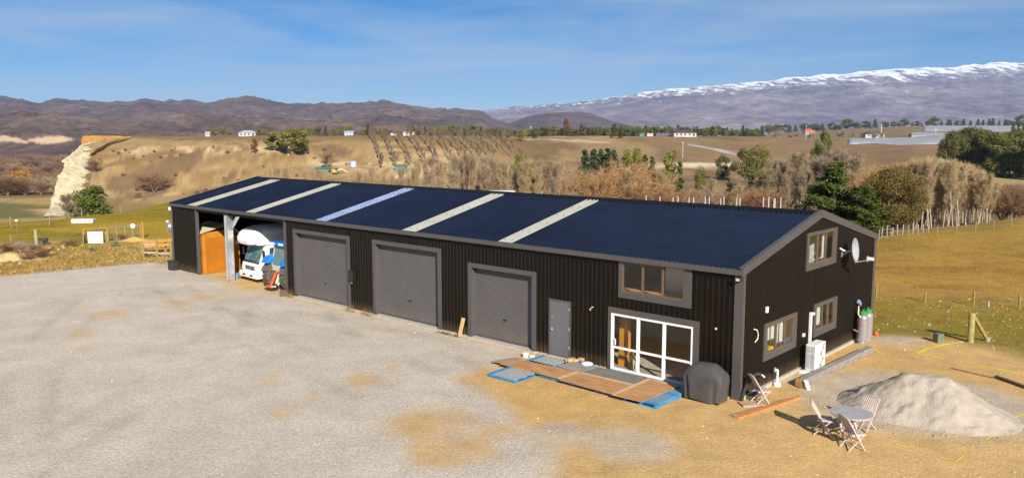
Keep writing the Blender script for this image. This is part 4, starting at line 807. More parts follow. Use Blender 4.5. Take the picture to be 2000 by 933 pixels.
def chair(label, cat, loc, rz, grp):
    c = thing('folding_chair', label, cat, loc, rz, grp)                # faces +x
    for s_ in (-1, 1):
        MB().bar((-.34, s_*.225, .90), (.20, s_*.225, .0), .028, .045, 0, (0, 1, 0)).build('back_post', WT, c)
        MB().bar((-.26, s_*.195, .0), (.20, s_*.195, .43), .026, .04, 0, (0, 1, 0)).build('rear_leg', WT, c)
    for i in range(7): x = -.14+i*.058; MB().bx(x-.024, x+.024, -.21, .21, .432, .448).build('seat_slat', WT, c)
    for s_ in (-1, 1): MB().bx(-.17, .24, s_*.185-.012, s_*.185+.012, .40, .431).build('seat_rail', WT, c)
    d = Vector((-.34+.085, 0, .90-.50)).normalized()
    for i in range(7):
        y = -.18+i*.06; MB().bar((-.085, y, .50), (-.325-(.012 if i in (2, 3, 4) else 0), y, .885+(.02 if i in (2, 3, 4) else 0)), .04, .012, 0, (0, 1, 0)).build('back_slat', WT, c)
    MB().bar((-.085, -.215, .49), (-.085, .215, .49), .03, .045).build('back_rail', WT, c)
    vs = [(-.335, y, .885+.035*(1-(y/.22)**2)) for y in np.linspace(-.225, .225, 7)]
    for a, b2 in zip(vs, vs[1:]): pass
    MB().tube(vs, .026, 6).build('top_rail', WT, c)
    for s_ in (1,): MB().bar((.14, -.2, .09), (.14, .2, .09), .03, .03).build('stretcher', WT, c)
    return c
c1 = chair('silvered folding chair left of the round table, its back toward the shed', 'chair', (8.78, 21.95, 0), math.radians(-18), 'slatted folding garden chairs')
c2 = dup(c1, (9.17, 20.86, 0), math.radians(12), 'silvered folding chair nearest the camera, showing the rear of its back slats')
c3 = dup(c1, (10.08, 22.28, 0), math.radians(212), 'silvered folding chair right of the table with its back to the sand heap')
c4 = dup(c1, SW(.62, .22, 0), math.radians(8), 'slatted folding chair standing by the shed corner with the black hose')
hz = S('hose', 'thick black hose bent over the chair at the shed corner', 'hose', 0, 0)
MB().tube([(.10, -.02, .02), (.13, .02, .25), (.2, .1, .55), (.32, .2, .80), (.44, .28, .90), (.56, .35, .88)], .055, 10).build('pipe', mat('black_hose', (.03, .03, .03), .5), hz)
MB().tube([(.56, .35, .88), (.64, .40, .80)], .04, 10).build('coupling', GALV, hz)
tag(MB().box((0, 0, .03), (.75, .45, .06), .1).build('mat_board', mat('tan_board', (.42, .30, .18), .8, 0, .2, 4), None, bevel=.015), 'tan board lying flat at the foot of the shed corner', 'board').location = SW(.5, -.12, .0)
bb = tag(MB().bx(-.35, .35, -.08, .08, 0, .14).build('timber_block', mat('dark_grey_block', (.09, .08, .07), .8, 0, .3, 5), None, bevel=.01), 'dark timber block lying along the foot of the gable wall by the corner', 'block'); bb.location = SW(.22, .62, 0); bb.rotation_euler = (0, 0, -YAW+PI/2)
tp = S('standpipe', 'white standpipe tap against the gable wall', 'tap', .24, 2.28)
MB().lathe([(0, 0), (.12, 0), (.12, .1), (.10, .12), (0, .12)], (0, 0, 0), 16).build('base_collar', WHITE, tp); MB().tube([(0, 0, .1), (0, 0, .55), (-.02, -.08, .58), (-.02, -.16, .56)], .035, 10).build('pipe', WHITE, tp); MB().bx(-.04, .0, -.22, -.15, .5, .68).build('tap_head', GALV, tp, bevel=.01)
sp_ = tag(MB().lathe([(.05, 0), (.065, 0), (.065, .34), (.05, .34), (.05, 0)], (0, 0, 0), 16).build('pipe_stub', WHITE), 'short white pipe stub leaning out of the dirt beside the beam', 'pipe'); sp_.location = SW(1.18, 2.62, -.02); sp_.rotation_euler = (.05, -.35, 0)
# heat pump
ac = S('heat_pump', 'white outdoor heat pump unit with two fans on a white pad', 'heat pump', .28, 4.95)
MB().bx(-.12, .75, -.72, .62, 0, .06).build('pad', mat('white_pad', (.74, .73, .70), .7, 0, .06, 4), ac, bevel=.01)
MB().bx(.0, .36, -.46, .46, .10, 1.02).build('casing', WHITEP, ac, bevel=.02)
for y in (-.38, .38): MB().bx(.0, .36, y-.05, y+.05, .06, .1).build('foot', GALV, ac)
for z in (.35, .76):
    g = MB().lathe([(0, -.01), (.19, -.01), (.19, .01), (0, .01)], (.365, .08, z), 24, axis='x').build('fan_grille', mat('fan_dark', (.38, .37, .36), .6), ac)
    q = MB()
    for r in (.06, .10, .14, .18): q.lathe([(r, .0), (r+.008, .0), (r+.008, .02), (r, .02), (r, 0)], (.375, .08, z), 24, axis='x')
    q.build('guard_rings', WHITEP, g)['kind'] = 'stuff'
for i, (a, b_) in enumerate(((.04, .16), (.19, .33))): 
    for j, (z0, z1) in enumerate(((.16, .70), (.73, .96))): MB().bx(a, b_, -.469, -.461, z0, z1).build('side_louvre', mat('louvre_grey', (.36, .37, .38), .6), ac)
MB().bx(.362, .367, .2, .4, .93, .96).build('name_strip', mat('dull_red', (.45, .1, .08), .5), ac)
# gas bottles
GASB = mat('bottle_silver', (.40, .40, .42), .32, .55, .08, 3); GRN = mat('bottle_green', (.02, .27, .07), .45, 0, .15, 5)
def bottle(label, x, y, rot):
    g = S('gas_bottle', label, 'gas bottle', x, y, 0, rot, 'gas bottles against the gable wall')
    MB().lathe([(.15, 0), (.165, 0), (.165, .08), (.15, .1), (.205, .14), (.21, .2), (.21, 1.06), (.19, 1.15), (.12, 1.21), (.05, 1.23), (0, 1.23)], (0, 0, 0), 28).build('body', GASB, g, smooth=False)
    MB().lathe([(.13, 1.20), (.15, 1.20), (.15, 1.34), (.13, 1.34), (.13, 1.2)], (0, 0, 0), 20).build('collar', GRN, g); MB().lathe([(0, 1.22), (.035, 1.22), (.035, 1.36), (.05, 1.36), (.05, 1.4), (0, 1.4)], (0, 0, 0), 10).build('valve', mat('brass', (.5, .36, .08), .4, .8), g)
    MB().lathe([(.2112, .78), (.2125, .78), (.2125, .80), (.2112, .80)], (0, 0, 0), 28).build('red_line', mat('red_paint', (.6, .02, .03), .4), g)
    MB().bx(-.07, .07, -.2165, -.2105, .84, 1.02).build('red_label', mat('faded_red_label', (.5, .16, .14), .5), g); return g
bottle('silver gas bottle with green collar, the nearer of two and holding the hose', .36, 10.0, -.5); bottle('silver gas bottle with green collar, half hidden behind the nearer one', .36, 10.58, -.3)
gh = S('gas_regulator', 'blue grey regulator with white hose on the wall over the gas bottles', 'regulator', .12, 10.05)
MB().box((.02, .1, 1.62), (.1, .3, .16), 0, rot=Matrix.Rotation(-.6, 3, 'X')).build('regulator_box', mat('blue_grey_metal', (.2, .28, .42), .4), gh, bevel=.01)
MB().tube([(.04, -.02, 1.5), (.12, -.24, 1.42), (.16, -.36, 1.25), (.2, -.28, 1.12), (.24, -.06, 1.14), (.24, -.02, 1.28)], .026, 8).build('hose', mat('white_hose', (.7, .62, .56), .5), gh)
MB().bar((.04, -.45, .62), (.12, -.22, .5), .04, .04).build('pipe_stub', GALV, gh)
tag(MB().lathe([(0, 0), (.09, .02), (.11, .1), (.08, .17), (0, .2)], (0, 0, 0), 14).build('float_ball', mat('orange_plastic', (.75, .09, .02), .4), None, smooth=True), 'bright orange plastic ball lying by the back corner of the gable', 'ball').location = SW(.35, 11.75, 0)
# satellite dish
sd2 = S('satellite_dish', 'white satellite dish on a bracket high on the gable wall', 'satellite dish', .0, 8.28, 3.95)
dm = MB(); n = 32; rr_ = 8; vs = []
for s_ in (0, 1):
    for i in range(rr_+1):
        r = .46*i/rr_
        for j in range(n): vs.append((.42+.16*(r/.46)**2-.012*s_-.05, r*.9*math.cos(2*PI*j/n), r*math.sin(2*PI*j/n)))
k = (rr_+1)*n; fs = []
for i in range(rr_):
    for j in range(n):
        a = i*n+j; b2 = i*n+(j+1) % n; fs += [(a, b2, b2+n, a+n), (k+a, k+a+n, k+b2+n, k+b2)]
for j in range(n): a = rr_*n+j; b2 = rr_*n+(j+1) % n; fs.append((a, b2, k+b2, k+a))
dsh = dm.add(vs, fs).build('reflector', mat('dish_white', (.32, .32, .34), .5), sd2, smooth=True); dsh.rotation_euler = (0, -.12, .05)
MB().bar((.5, 0, -.42), (1.0, .12, -.28), .04, .03).build('arm', GALV, sd2); MB().bx(.93, 1.16, .06, .20, -.30, -.18).build('receiver', WHITEP, sd2, bevel=.02)
MB().tube([(.03, -.05, -.12), (.18, -.05, -.12), (.22, -.04, 0), (.38, 0, 0)], .03, 8).bx(.03, .06, -.14, .04, -.24, .02).build('bracket', GALV, sd2)
MB().bar((.03, -.3, .12), (.2, -.12, .0), .03, .05).build('stay', WHITEP, sd2)
# long timbers on the dirt
lg = S('timber_beam', 'long grey weathered beam lying along the gable wall', 'beam', 0, 0)
MB().bar((.86, 2.6, .14), (1.1, 8.75, .13), .27, .25).build('beam', mat('grey_beam', (.25, .22, .20), .85, 0, .3, 4, .6, stretch=(3, .6, 3)), lg, bevel=.02); MB().bar((.855, 2.57, .14), (.86, 2.598, .14), .24, .22).build('rotten_end', mat('rotten_end', (.36, .17, .04), .9, 0, .3, 8), lg)
for (a, b_, lb, z) in (((.72, -1.62), (1.30, 1.62), 'orange brown plank lying on the dirt in front of the shed corner', .03), ((.55, -1.52), (1.16, 1.15), 'grey brown plank lying close beside the orange brown plank', .028)):
    tag(MB().bar((a[0], a[1], z), (b_[0], b_[1], z), .16, .045).build('plank', mat('orange_plank', (.50, .20, .06), .7, 0, .2, 4) if 'orange brown plank lying on' in lb else mat('grey_plank', (.32, .20, .12), .8, 0, .2, 4)), lb, 'plank', 'planks by the shed corner').matrix_world = Matrix.Translation(SW(0, 0, 0)) @ Matrix.Rotation(-YAW, 4, 'Z')
def ontop(p): return Vector((p.x, p.y, gz(p.x, p.y)))
a, b_ = G(1945, 738), G(2040, 772); tag(MB().bar((a.x, a.y, .06), (b_.x, b_.y, .06), .11, .1).build('rail', mat('dark_old_rail', (.13, .10, .075), .8, 0, .3, 5)), 'dark old rail lying on the dirt behind the sand heap', 'rail')
a, b_ = G(1856, 720), G(1938, 738); tag(MB().tube([(a.x, a.y, .05), ((a.x+b_.x)/2, (a.y+b_.y)/2, .03), (b_.x, b_.y, .02)], .018, 6).build('stick', mat('brown_stick', (.2, .12, .06), .9)), 'thin brown stick lying between the sand heap and the dark rail', 'stick')
# sand heap
ph = 110; xs = np.linspace(-3.6, 3.6, ph); ys = np.linspace(-3.2, 3.2, ph); XX, YY = np.meshgrid(xs, ys, indexing='ij'); cx, cy = 12.75, 23.85
th = .45; U_ = (XX*math.cos(-th)-YY*math.sin(-th)); W_ = (XX*math.sin(-th)+YY*math.cos(-th))
U_, W_ = XX*.80+(-YY)*.6, XX*.6+YY*.80
rr_ = np.sqrt((np.maximum(np.abs(U_+.1)-.42, 0)/2.12)**2+(W_/1.85)**2)+.10*(fbm(XX*1.1+5, YY*1.1, 4, 203)-.5)
hh = 1.22*np.clip(1-rr_, -.2, 1)**1.0*np.where(rr_ < 1, 1, 0); hh = np.where(rr_ < 1, 1.22*(1-rr_)**1.08, -.08*(rr_-1)*6)
hh = np.minimum(hh, 1.02+.12*fbm(XX*1.5, YY*1.5, 3, 207))
hh += np.where(rr_ < 1.02, ((ridged(XX*1.6, YY*1.6, 4, 211)-.6)*.10+(fbm(XX*5, YY*5, 4, 213)-.5)*.10+np.maximum(0, fbm(XX*3.5, YY*3.5, 3, 219)-.55)*.6*sstep(.3, .9, rr_))*np.clip(1.3-rr_, .2, 1), 0)
hh = np.maximum(hh, -.15)
ii, jj = np.meshgrid(np.arange(ph-1), np.arange(ph-1), indexing='ij')
FQ = np.stack([ii*ph+jj, (ii+1)*ph+jj, (ii+1)*ph+jj+1, ii*ph+jj+1], -1).reshape(-1, 4); keep = (hh[:-1, :-1] > -.12).ravel()
sh = npmesh('sand_heap', np.stack([XX, YY, hh], -1).reshape(-1, 3), FQ[keep], mat('grey_sand', (.385, .33, .265), .95, 0, .12, 2.2, .8, bscale=16), smooth=True); sh.location = (cx, cy, .0)
tag(sh, 'broad heap of pale grey sand on the dirt behind the garden table', 'sand heap')
# yellow marking lines sprayed on the dirt
YEL = mat('yellow_marking', (.66, .62, .03), .8, 0, .25, 9)
def line(label, pts, w_=.07):
    vs = []; fs = []; P_ = [G(*p) for p in pts]; q = []
    for a, b_ in zip(P_, P_[1:]):
        n = max(2, int((b_-a).length/.25))
        q += [a.lerp(b_, i/n) for i in range(n)]
    q.append(P_[-1])
    m = MB(); r = random.Random(len(pts)*7+int(pts[0][0]))
    for i in range(len(q)-1):
        if r.random() < .12: continue
        a, b_ = q[i], q[i+1]; d = (b_-a).normalized(); nn = Vector((-d.y, d.x, 0))*w_*r.uniform(.25, .6)
        za, zb = gz(a.x, a.y)+.012, gz(b_.x, b_.y)+.012
        m.add([(a.x-nn.x, a.y-nn.y, za), (a.x+nn.x, a.y+nn.y, za), (b_.x+nn.x, b_.y+nn.y, zb), (b_.x-nn.x, b_.y-nn.y, zb)], [(0, 1, 2, 3)])
    o = m.build('marking_line', YEL); o['kind'] = 'structure'
line('', [(1793, 690), (1812, 680), (1850, 672), (1882, 668)], .13); line('', [(1793, 691), (1826, 698), (1880, 707), (1950, 721), (1985, 730), (2020, 742)], .10)
line('', [(1742, 864), (1765, 872), (1785, 871)], .05); line('', [(1835, 893), (1868, 900), (1882, 890)], .05); line('', [(1925, 858), (1940, 850)], .05); line('', [(1480, 848), (1505, 852)], .05); line('', [(1552, 866), (1600, 868)], .04); line('', [(1515, 808), (1535, 808)], .05)
line('', [(1690, 672), (1720, 690)], .05); line('', [(1980, 815), (1998, 808)], .06)
# ------------------------------------------------------------------ dog behind the glass
def skin(name, verts, edges, m, parent=None, sub=2):
    me = bpy.data.meshes.new(name); me.from_pydata([v_[:3] for v_ in verts], edges, [])
    o = bpy.data.objects.new(name, me); COL.objects.link(o)
    md = o.modifiers.new('skin', 'SKIN'); o.modifiers.new('sub', 'SUBSURF').levels = sub
    for i, v_ in enumerate(verts): me.skin_vertices[0].data[i].radius = (v_[3], v_[3]); me.skin_vertices[0].data[i].use_root = (i == 0)
    dg = bpy.context.evaluated_depsgraph_get(); ev = o.evaluated_get(dg); m2 = bpy.data.meshes.new_from_object(ev)
    bpy.data.objects.remove(o); m2.materials.clear(); m2.materials.append(m); m2.name = name
    m2.polygons.foreach_set('use_smooth', [True]*len(m2.polygons))
    o = bpy.data.objects.new(name, m2); COL.objects.link(o); o.parent = parent; return o
dog = S('dog', 'small tan dog sitting inside behind the left sliding door pane', 'dog', -4.32, .42, .09, .05)   # faces -y
FUR = mat('tan_fur', (.50, .34, .14), .9, 0, .3, 14, .6, col2=(.60, .45, .22))
dv = [(0, .16, .13, .11), (0, .10, .24, .105), (0, .02, .36, .10), (0, -.03, .46, .075), (0, -.06, .55, .075), (0, -.14, .53, .042), (0, -.19, .51, .032),      # pelvis, belly, chest, neck, head, muzzle, nose
      (.07, -.02, .30, .05), (.075, -.06, .15, .032), (.075, -.07, .02, .028), (.075, -.11, .015, .028),
      (-.07, -.02, .30, .05), (-.075, -.06, .15, .032), (-.075, -.07, .02, .028), (-.075, -.11, .015, .028),
      (.11, .14, .12, .075), (.13, .0, .10, .05), (.13, .10, .025, .034), (.13, -.04, .018, .03),
      (-.11, .14, .12, .075), (-.13, .0, .10, .05), (-.13, .10, .025, .034), (-.13, -.04, .018, .03),
      (0, .26, .06, .03), (.05, .36, .03, .02), (.12, .40, .025, .012)]
de = [(0, 1), (1, 2), (2, 3), (3, 4), (4, 5), (5, 6), (2, 7), (7, 8), (8, 9), (9, 10), (2, 11), (11, 12), (12, 13), (13, 14), (0, 15), (15, 16), (16, 17), (17, 18), (0, 19), (19, 20), (20, 21), (21, 22), (0, 23), (23, 24), (24, 25)]
skin('body', dv, de, FUR, dog)
for s_ in (-1, 1):
    MB().add([(s_*.045, -.05, .62), (s_*.085, -.03, .60), (s_*.10, -.06, .50), (s_*.06, -.08, .52), (s_*.075, -.03, .56)], [(0, 1, 4), (1, 2, 4), (2, 3, 4), (3, 0, 4), (0, 3, 2, 1)]).build('ear', mat('brown_fur', (.30, .18, .07), .9), dog)
    MB().lathe([(0, -.012), (.01, -.006), (.012, .0), (.01, .006), (0, .012)], (s_*.034, -.128, .565), 8).build('eye', BLK, dog)
MB().lathe([(0, -.016), (.015, -.008), (.018, 0), (.015, .008), (0, .016)], (0, -.222, .515), 8).build('nose', BLK, dog)
tag(MB().bx(-.5, .5, -.35, .35, 0, .75).bx(-.55, .55, -.4, .4, .75, .8).build('table', mat('indoor_brown', (.30, .17, .07), .6)), 'brown table inside the lower gable window', 'table').matrix_world = Matrix.Translation(SW(-.9, 3.3, .09)) @ Matrix.Rotation(-YAW, 4, 'Z')
pt = S('pot_plant', 'pot plant inside the lower gable window near the corner', 'plant', -.45, 3.2, .09)
MB().lathe([(0, 0), (.1, 0), (.14, .8), (.15, 1.0), (0, 1.0)], (0, 0, 0), 12).build('pot', mat('yellow_pot', (.7, .45, .03), .5), pt)
lf = MB(); r6 = random.Random(2)
for i in range(46):
    a = r6.uniform(0, 2*PI); el = r6.uniform(.2, 1.3); l_ = r6.uniform(.25, .55); d = Vector((math.cos(a)*math.cos(el), math.sin(a)*math.cos(el), math.sin(el))); s2 = d.cross(Vector((0, 0, 1))).normalized()*.05
    p = Vector((0, 0, 1.0)); lf.add([p, p+d*l_*.5+s2, p+d*l_, p+d*l_*.5-s2], [(0, 1, 2, 3)])
lf.build('leaves', mat('pot_leaf', (.10, .16, .04), .6), pt)
# ------------------------------------------------------------------ fences, posts and gate
WIRE = mat('fence_wire', (.2, .19, .17), .6, .3)
def postat(px, py, h, r=.06, m=None, label='', group=None, lean=0, name='fence_post', z=None):
    p = G(px, py); p = ontop(p) if z is None else Vector((p.x, p.y, z))
    o = MB().lathe([(0, -.3), (r, -.3), (r, h-.02), (r*.85, h), (0, h)], (0, 0, 0), 10).build(name, m or TREAT); o.location = p; o.rotation_euler = (lean, lean*.7, 0)
    tag(o, label, 'fence post', group); return o
sp1 = thing('strainer_post', 'stout greenish strainer post with a diagonal stay at the dirt edge', 'fence post', ontop(G(1895, 668)), .25)
MB().lathe([(0, -.3), (.12, -.3), (.12, 1.16), (.11, 1.2), (0, 1.2)], (0, 0, 0), 14).build('post', mat('mossy_post', (.32, .26, .09), .85, 0, .3, 4), sp1); MB().bar((.08, .02, 1.1), (.78, -.05, .08), .11, .11).build('stay', TREAT, sp1)
MB().lathe([(0, -.1), (.1, -.1), (.1, .1), (0, .1)], (.8, -.05, .06), 10).build('foot_block', TIMB, sp1)
ub = tag(MB().bx(-.15, .15, -.13, .13, -.1, .33).bx(-.16, .16, -.14, .14, .33, .37).build('utility_pillar', mat('green_grey_pillar', (.13, .155, .10), .6)), 'small green grey utility pillar standing on the dirt by the strainer post', 'pillar'); ub.location = ontop(G(1832, 668)); ub.rotation_euler = (0, 0, .3)
for px, py, h, lb in ((1711, 580, .75, 'leaning yellowish fence post in the field right behind the gable corner'), (1806, 590, .55, 'short post in the field fence, second from the shed'), (1901, 598, .75, 'yellow topped fence post behind the strainer post'), (1990, 604, .7, 'fence post in the field at the right edge of the photo')):
    postat(px, py, h, .05, mat('yellow_old_post', (.26, .19, .05), .8, 0, .2, 5), lb, 'posts of the field fence')
postat(1930, 599, .28, .05, mat('pale_blue_post', (.3, .34, .34), .7), 'short pale blue peg between two posts of the field fence', 'posts of the field fence')
fw_ = MB()
for z in (.2, .45, .65):
    for (a, b_) in ((1711, 1806), (1806, 1901), (1901, 1990), (1990, 2100)):
        p, q = G(a, 580+(a-1711)*.087), G(b_, 580+(b_-1711)*.087); fw_.bar((p.x, p.y, z+gz(p.x, p.y)), (q.x, q.y, z+gz(q.x, q.y)), .012, .012)
tag(fw_.build('fence_wire', WIRE), 'thin wires strung between the low posts across the right field', 'fence wire')
def fence(name, label, pts, h, step, m, r=.05, wires=(.3, .7, 1.0), extra=None):
    f = thing(name, label, 'fence', (0, 0, 0)); wm = MB()
    P_ = []
    for (a, b_) in zip(pts, pts[1:]):
        d = (b_-a).length; n = max(1, round(d/step)); P_ += [a.lerp(b_, i/n) for i in range(n)]
    P_.append(pts[-1]); P_ = [ontop(p) for p in P_]; base = None
    for i, p in enumerate(P_):
        hh = h*(1+.15*math.sin(i*2.3)); 
        if base is None: base = MB().lathe([(0, -.3), (r, -.3), (r, h), (0, h)], (0, 0, 0), 8).build('post', m, f).data; o = f.children[0]
        else: o = meshchild('post', base, f)
        o.location = p; o.scale = (1, 1, 1+.15*math.sin(i*2.3)); o.rotation_euler = (.05*math.sin(i*1.7), .05*math.cos(i*2.9), 0)
    for z in wires:
        for p, q in zip(P_, P_[1:]): wm.bar((p.x, p.y, p.z+h*z*.9), (q.x, q.y, q.z+h*z*.9), .014, .014)
    if wires: wm.build('wire', WIRE, f)
    return f
OLDP = mat('old_grey_post', (.24, .19, .13), .85, 0, .3, 5)
fence('knoll_fence', 'thin old post and wire fence along the top of the green knoll', [AT(-60, 436, 74), AT(22, 436, 75), AT(97, 440, 77), AT(160, 421, 84), AT(235, 412, 92), AT(330, 397, 101)], 1.0, 6.5, OLDP)
fence('field_edge_fence', 'post and wire fence along the far edge of the golden field', [AT(1716, 464, 67), AT(1830, 455, 70), AT(1905, 443, 73), AT(1975, 439, 75), AT(2100, 432, 78)], 1.0, 3.2, OLDP)
fence('picket_row', 'row of short pale pickets below the round olive tree', [AT(1722, 462, 72), AT(1812, 455, 74)], .9, .62, mat('pale_picket', (.30, .26, .22), .8, 0, .2, 5), .06, ())
fence('verge_fence', 'sagging wire fence with dark posts across the rough verge on the left', [G(22, 485), G(72, 486), G(163, 476)], 1.0, 5, OLDP)
pst = postat(72, 486, 1.45, .12, mat('green_grey_post', (.30, .29, .16), .85, 0, .25, 5), 'stout green grey post with a black bucket beside it on the left verge', None)
bk = tag(MB().lathe([(0, 0), (.34, 0), (.40, .5), (.37, .5), (.31, .05), (0, .05)], (0, 0, 0), 18).build('tub', DARK), 'black rubber tub on the ground beside the stout green grey post', 'tub'); bk.location = ontop(G(84, 478))
ORP = mat('orange_round_post', (.38, .18, .02), .8, 0, .2, 4)
bd = thing('notice_board', 'blank white board standing between two timber posts on the left verge', 'sign', ontop(G(187, 475)), .15)
MB().bx(-.56, .56, -.02, .02, .02, .92).build('panel', mat('white_board', (.74, .75, .80), .5, 0, .03, 2), bd)
for x in (-.95, .82): MB().lathe([(0, -.3), (.10, -.3), (.10, 1.18), (0, 1.2)], (x, .3, 0), 12).build('post', ORP if x < 0 else TREAT, bd)
MB().bar((-.95, .3, 1.12), (.82, .3, 1.22), .10, .07).build('top_rail', TREAT, bd)
ga, gb = ontop(G(210, 470)), ontop(G(279, 464)); d = gb-ga; gl_ = d.length
gt = thing('farm_gate', 'galvanised mesh farm gate with a round white disc in the fence', 'gate', ga, math.atan2(d.y, d.x))
for z in (.12, 1.05): MB().tube([(.1, 0, z), (gl_-.15, 0, z)], .03, 8).build('rail', GALV, gt)
for i in range(5): x = .1+(gl_-.25)*i/4; MB().tube([(x, 0, .12), (x, 0, 1.05)], .024, 8).build('upright', GALV, gt)
ms = MB()
for i in range(1, 8): ms.bar((.1, 0, .12+i*.116), (gl_-.15, 0, .12+i*.116), .008, .008)
ms.build('mesh_wire', GALV, gt)['kind'] = 'stuff'; MB().lathe([(0, -.02), (.2, -.02), (.2, .02), (0, .02)], (gl_*.72, -.05, 1.05), 18, axis='y').build('disc', mat('pinkish_white', (.8, .7, .66), .5), gt)
postat(280, 465, 1.35, .1, ORP, 'orange round gate post at the right end of the farm gate', None); postat(208, 472, 1.2, .09, TREAT, 'green grey gate post at the left end of the farm gate', None)
tg_ = thing('water_trough', 'long white water trough lying on the green knoll', 'trough', ontop(AT(163, 434, 79)), .1)
MB().prism([(-1.02, 0), (1.0, 0), (1.05, .38), (.98, .46), (-1.0, .46), (-1.08, .36)], -.32, .32, 0, 'y').build('tank', mat('white_trough', (.52, .48, .45), .6, 0, .1, 3), tg_, bevel=.07, seg=3); MB().bx(-.9, .9, -.24, .24, .455, .47).build('water', mat('dark_water', (.08, .09, .08), .1), tg_)
for (px, py, lb) in ((33, 440, 'white ball topped marker stake at the far left of the knoll'), (328, 455, 'white topped stake beside the far corner of the shed')):
    s3 = thing('marker_stake', lb, 'stake', ontop(G(px, py)) if px > 100 else ontop(AT(px, py+3, 72))); MB().tube([(0, 0, -.2), (0, 0, 1.0)], .025, 6).build('stake', OLDP, s3); MB().lathe([(0, -.1), (.11, -.06), (.13, 0), (.11, .06), (0, .1)], (0, 0, 1.0), 12).build('cap', WHITE, s3)
bs = thing('blue_sign', 'small blue sign on a stake behind the shed corner', 'sign', ontop(G(333, 457)), -.3); MB().tube([(0, 0, -.1), (0, 0, .8)], .025, 6).build('stake', OLDP, bs); MB().bx(-.2, .2, -.03, -.01, .5, .95).build('plate', mat('blue_sign', (.18, .26, .5), .4), bs); MB().bx(-.12, .12, -.045, -.031, .6, .75).build('plate_print', WHITE, bs)
rl = thing('timber_yard_rail', 'low yard of treated posts and orange boards left of the shed', 'rail', ontop(G(310, 502)), math.radians(14))
for x, y, h in ((-1.4, 1.5, .95), (-1.0, .1, 1.0), (-.05, -.2, 1.2), (.9, -.5, 1.15), (1.7, -.2, 1.1), (1.5, 1.4, 1.0), (.2, 1.7, 1.0)): MB().lathe([(0, -.2), (.085, -.2), (.085, h), (0, h)], (x, y, 0), 10).build('post', TREAT, rl)
for q in (((-1.4, 1.5, .9), (1.5, 1.4, 1.05)), ((-1.4, 1.5, .6), (1.5, 1.4, .75))): MB().bar(*q, .05, .22).build('board', mat('orange_board_rail', (.42, .19, .03), .7, 0, .2, 4), rl)
for q in (((-1.0, .1, .9), (-.05, -.2, .95)), ((-1.0, .1, .35), (-.05, -.2, .35)), ((.9, -.5, 1.0), (1.7, -.2, 1.05)), ((-.05, -.2, .3), (.9, -.5, .3)), ((-1.4, 1.5, .5), (-1.0, .1, .5)), ((-1.4, 1.5, .15), (-1.0, .1, .15))): MB().bar(*q, .05, .14).build('rail', TIMB, rl)
dg_ = ontop(G(275, 470))
for i, (px, py, a, lb) in enumerate(((262, 470, .9, 'low heap of orange soil by the farm gate'), (352, 512, .5, 'smear of orange soil beside the black tub at the shed corner'), (20, 507, 1.5, 'pale heap of dug soil under the scrub at the left edge'))):
    q = MB(); n = 20; vs = [(0, 0, .35*a)]; r = random.Random(i)
    for k in range(1, 6):
        for j in range(n): rr_ = a*k/5*(1+.2*math.sin(j*1.7+i)); vs.append((rr_*1.6*math.cos(2*PI*j/n), rr_*math.sin(2*PI*j/n), .35*a*(1-k/5)**1.3+r.uniform(-.04, .04)-.02*(k == 5)))
    fs = [(0, 1+j, 1+(j+1) % n) for j in range(n)]+[(1+(k-1)*n+j, 1+k*n+j, 1+k*n+(j+1) % n, 1+(k-1)*n+(j+1) % n) for k in range(1, 5) for j in range(n)]
    o = q.add(vs, fs).build('soil_heap', mat('orange_soil', (.58, .33, .10), .95, 0, .2, 3, .6) if i < 2 else mat('pale_soil', (.52, .38, .18), .95, 0, .25, 3, .6), None, smooth=True); o.location = ontop(G(px, py)); tag(o, lb, 'soil heap')
# ------------------------------------------------------------------ plants
def tubes_np(segs, n=3):
    """segs: list of (p,q,r0,r1) -> V,F"""
    P = np.array([s[0] for s in segs]); Q = np.array([s[1] for s in segs]); r0 = np.array([s[2] for s in segs]); r1 = np.array([s[3] for s in segs])
    D = Q-P; D = D/np.maximum(np.linalg.norm(D, axis=1, keepdims=True), 1e-6)
    ref = np.where(np.abs(D[:, 2:3]) < .9, np.array([[0, 0, 1.]]), np.array([[1., 0, 0]])); U = np.cross(D, ref); U /= np.linalg.norm(U, axis=1, keepdims=True); W = np.cross(D, U)
    Vs = []
    for (C_, r) in ((P, r0), (Q, r1)):
        for j in range(n): a = 2*PI*j/n; Vs.append(C_+(U*math.cos(a)+W*math.sin(a))*r[:, None])
    V = np.stack(Vs, 1).reshape(-1, 3); b_ = np.arange(len(segs))*2*n
    Fq = np.concatenate([np.stack([b_+j, b_+(j+1) % n, b_+n+(j+1) % n, b_+n+j], -1) for j in range(n)])
    return V, Fq
def twigs_np(P, D, L_, w_, rg):
    """thin tapering twigs"""
    D = D/np.linalg.norm(D, axis=1, keepdims=True); S_ = np.cross(D, rg.normal(size=D.shape)); S_ /= np.maximum(np.linalg.norm(S_, axis=1, keepdims=True), 1e-6)
    V = np.stack([P-S_*w_, P+S_*w_, P+D*L_[:, None]], 1).reshape(-1, 3); return V, np.arange(len(V)).reshape(-1, 3)
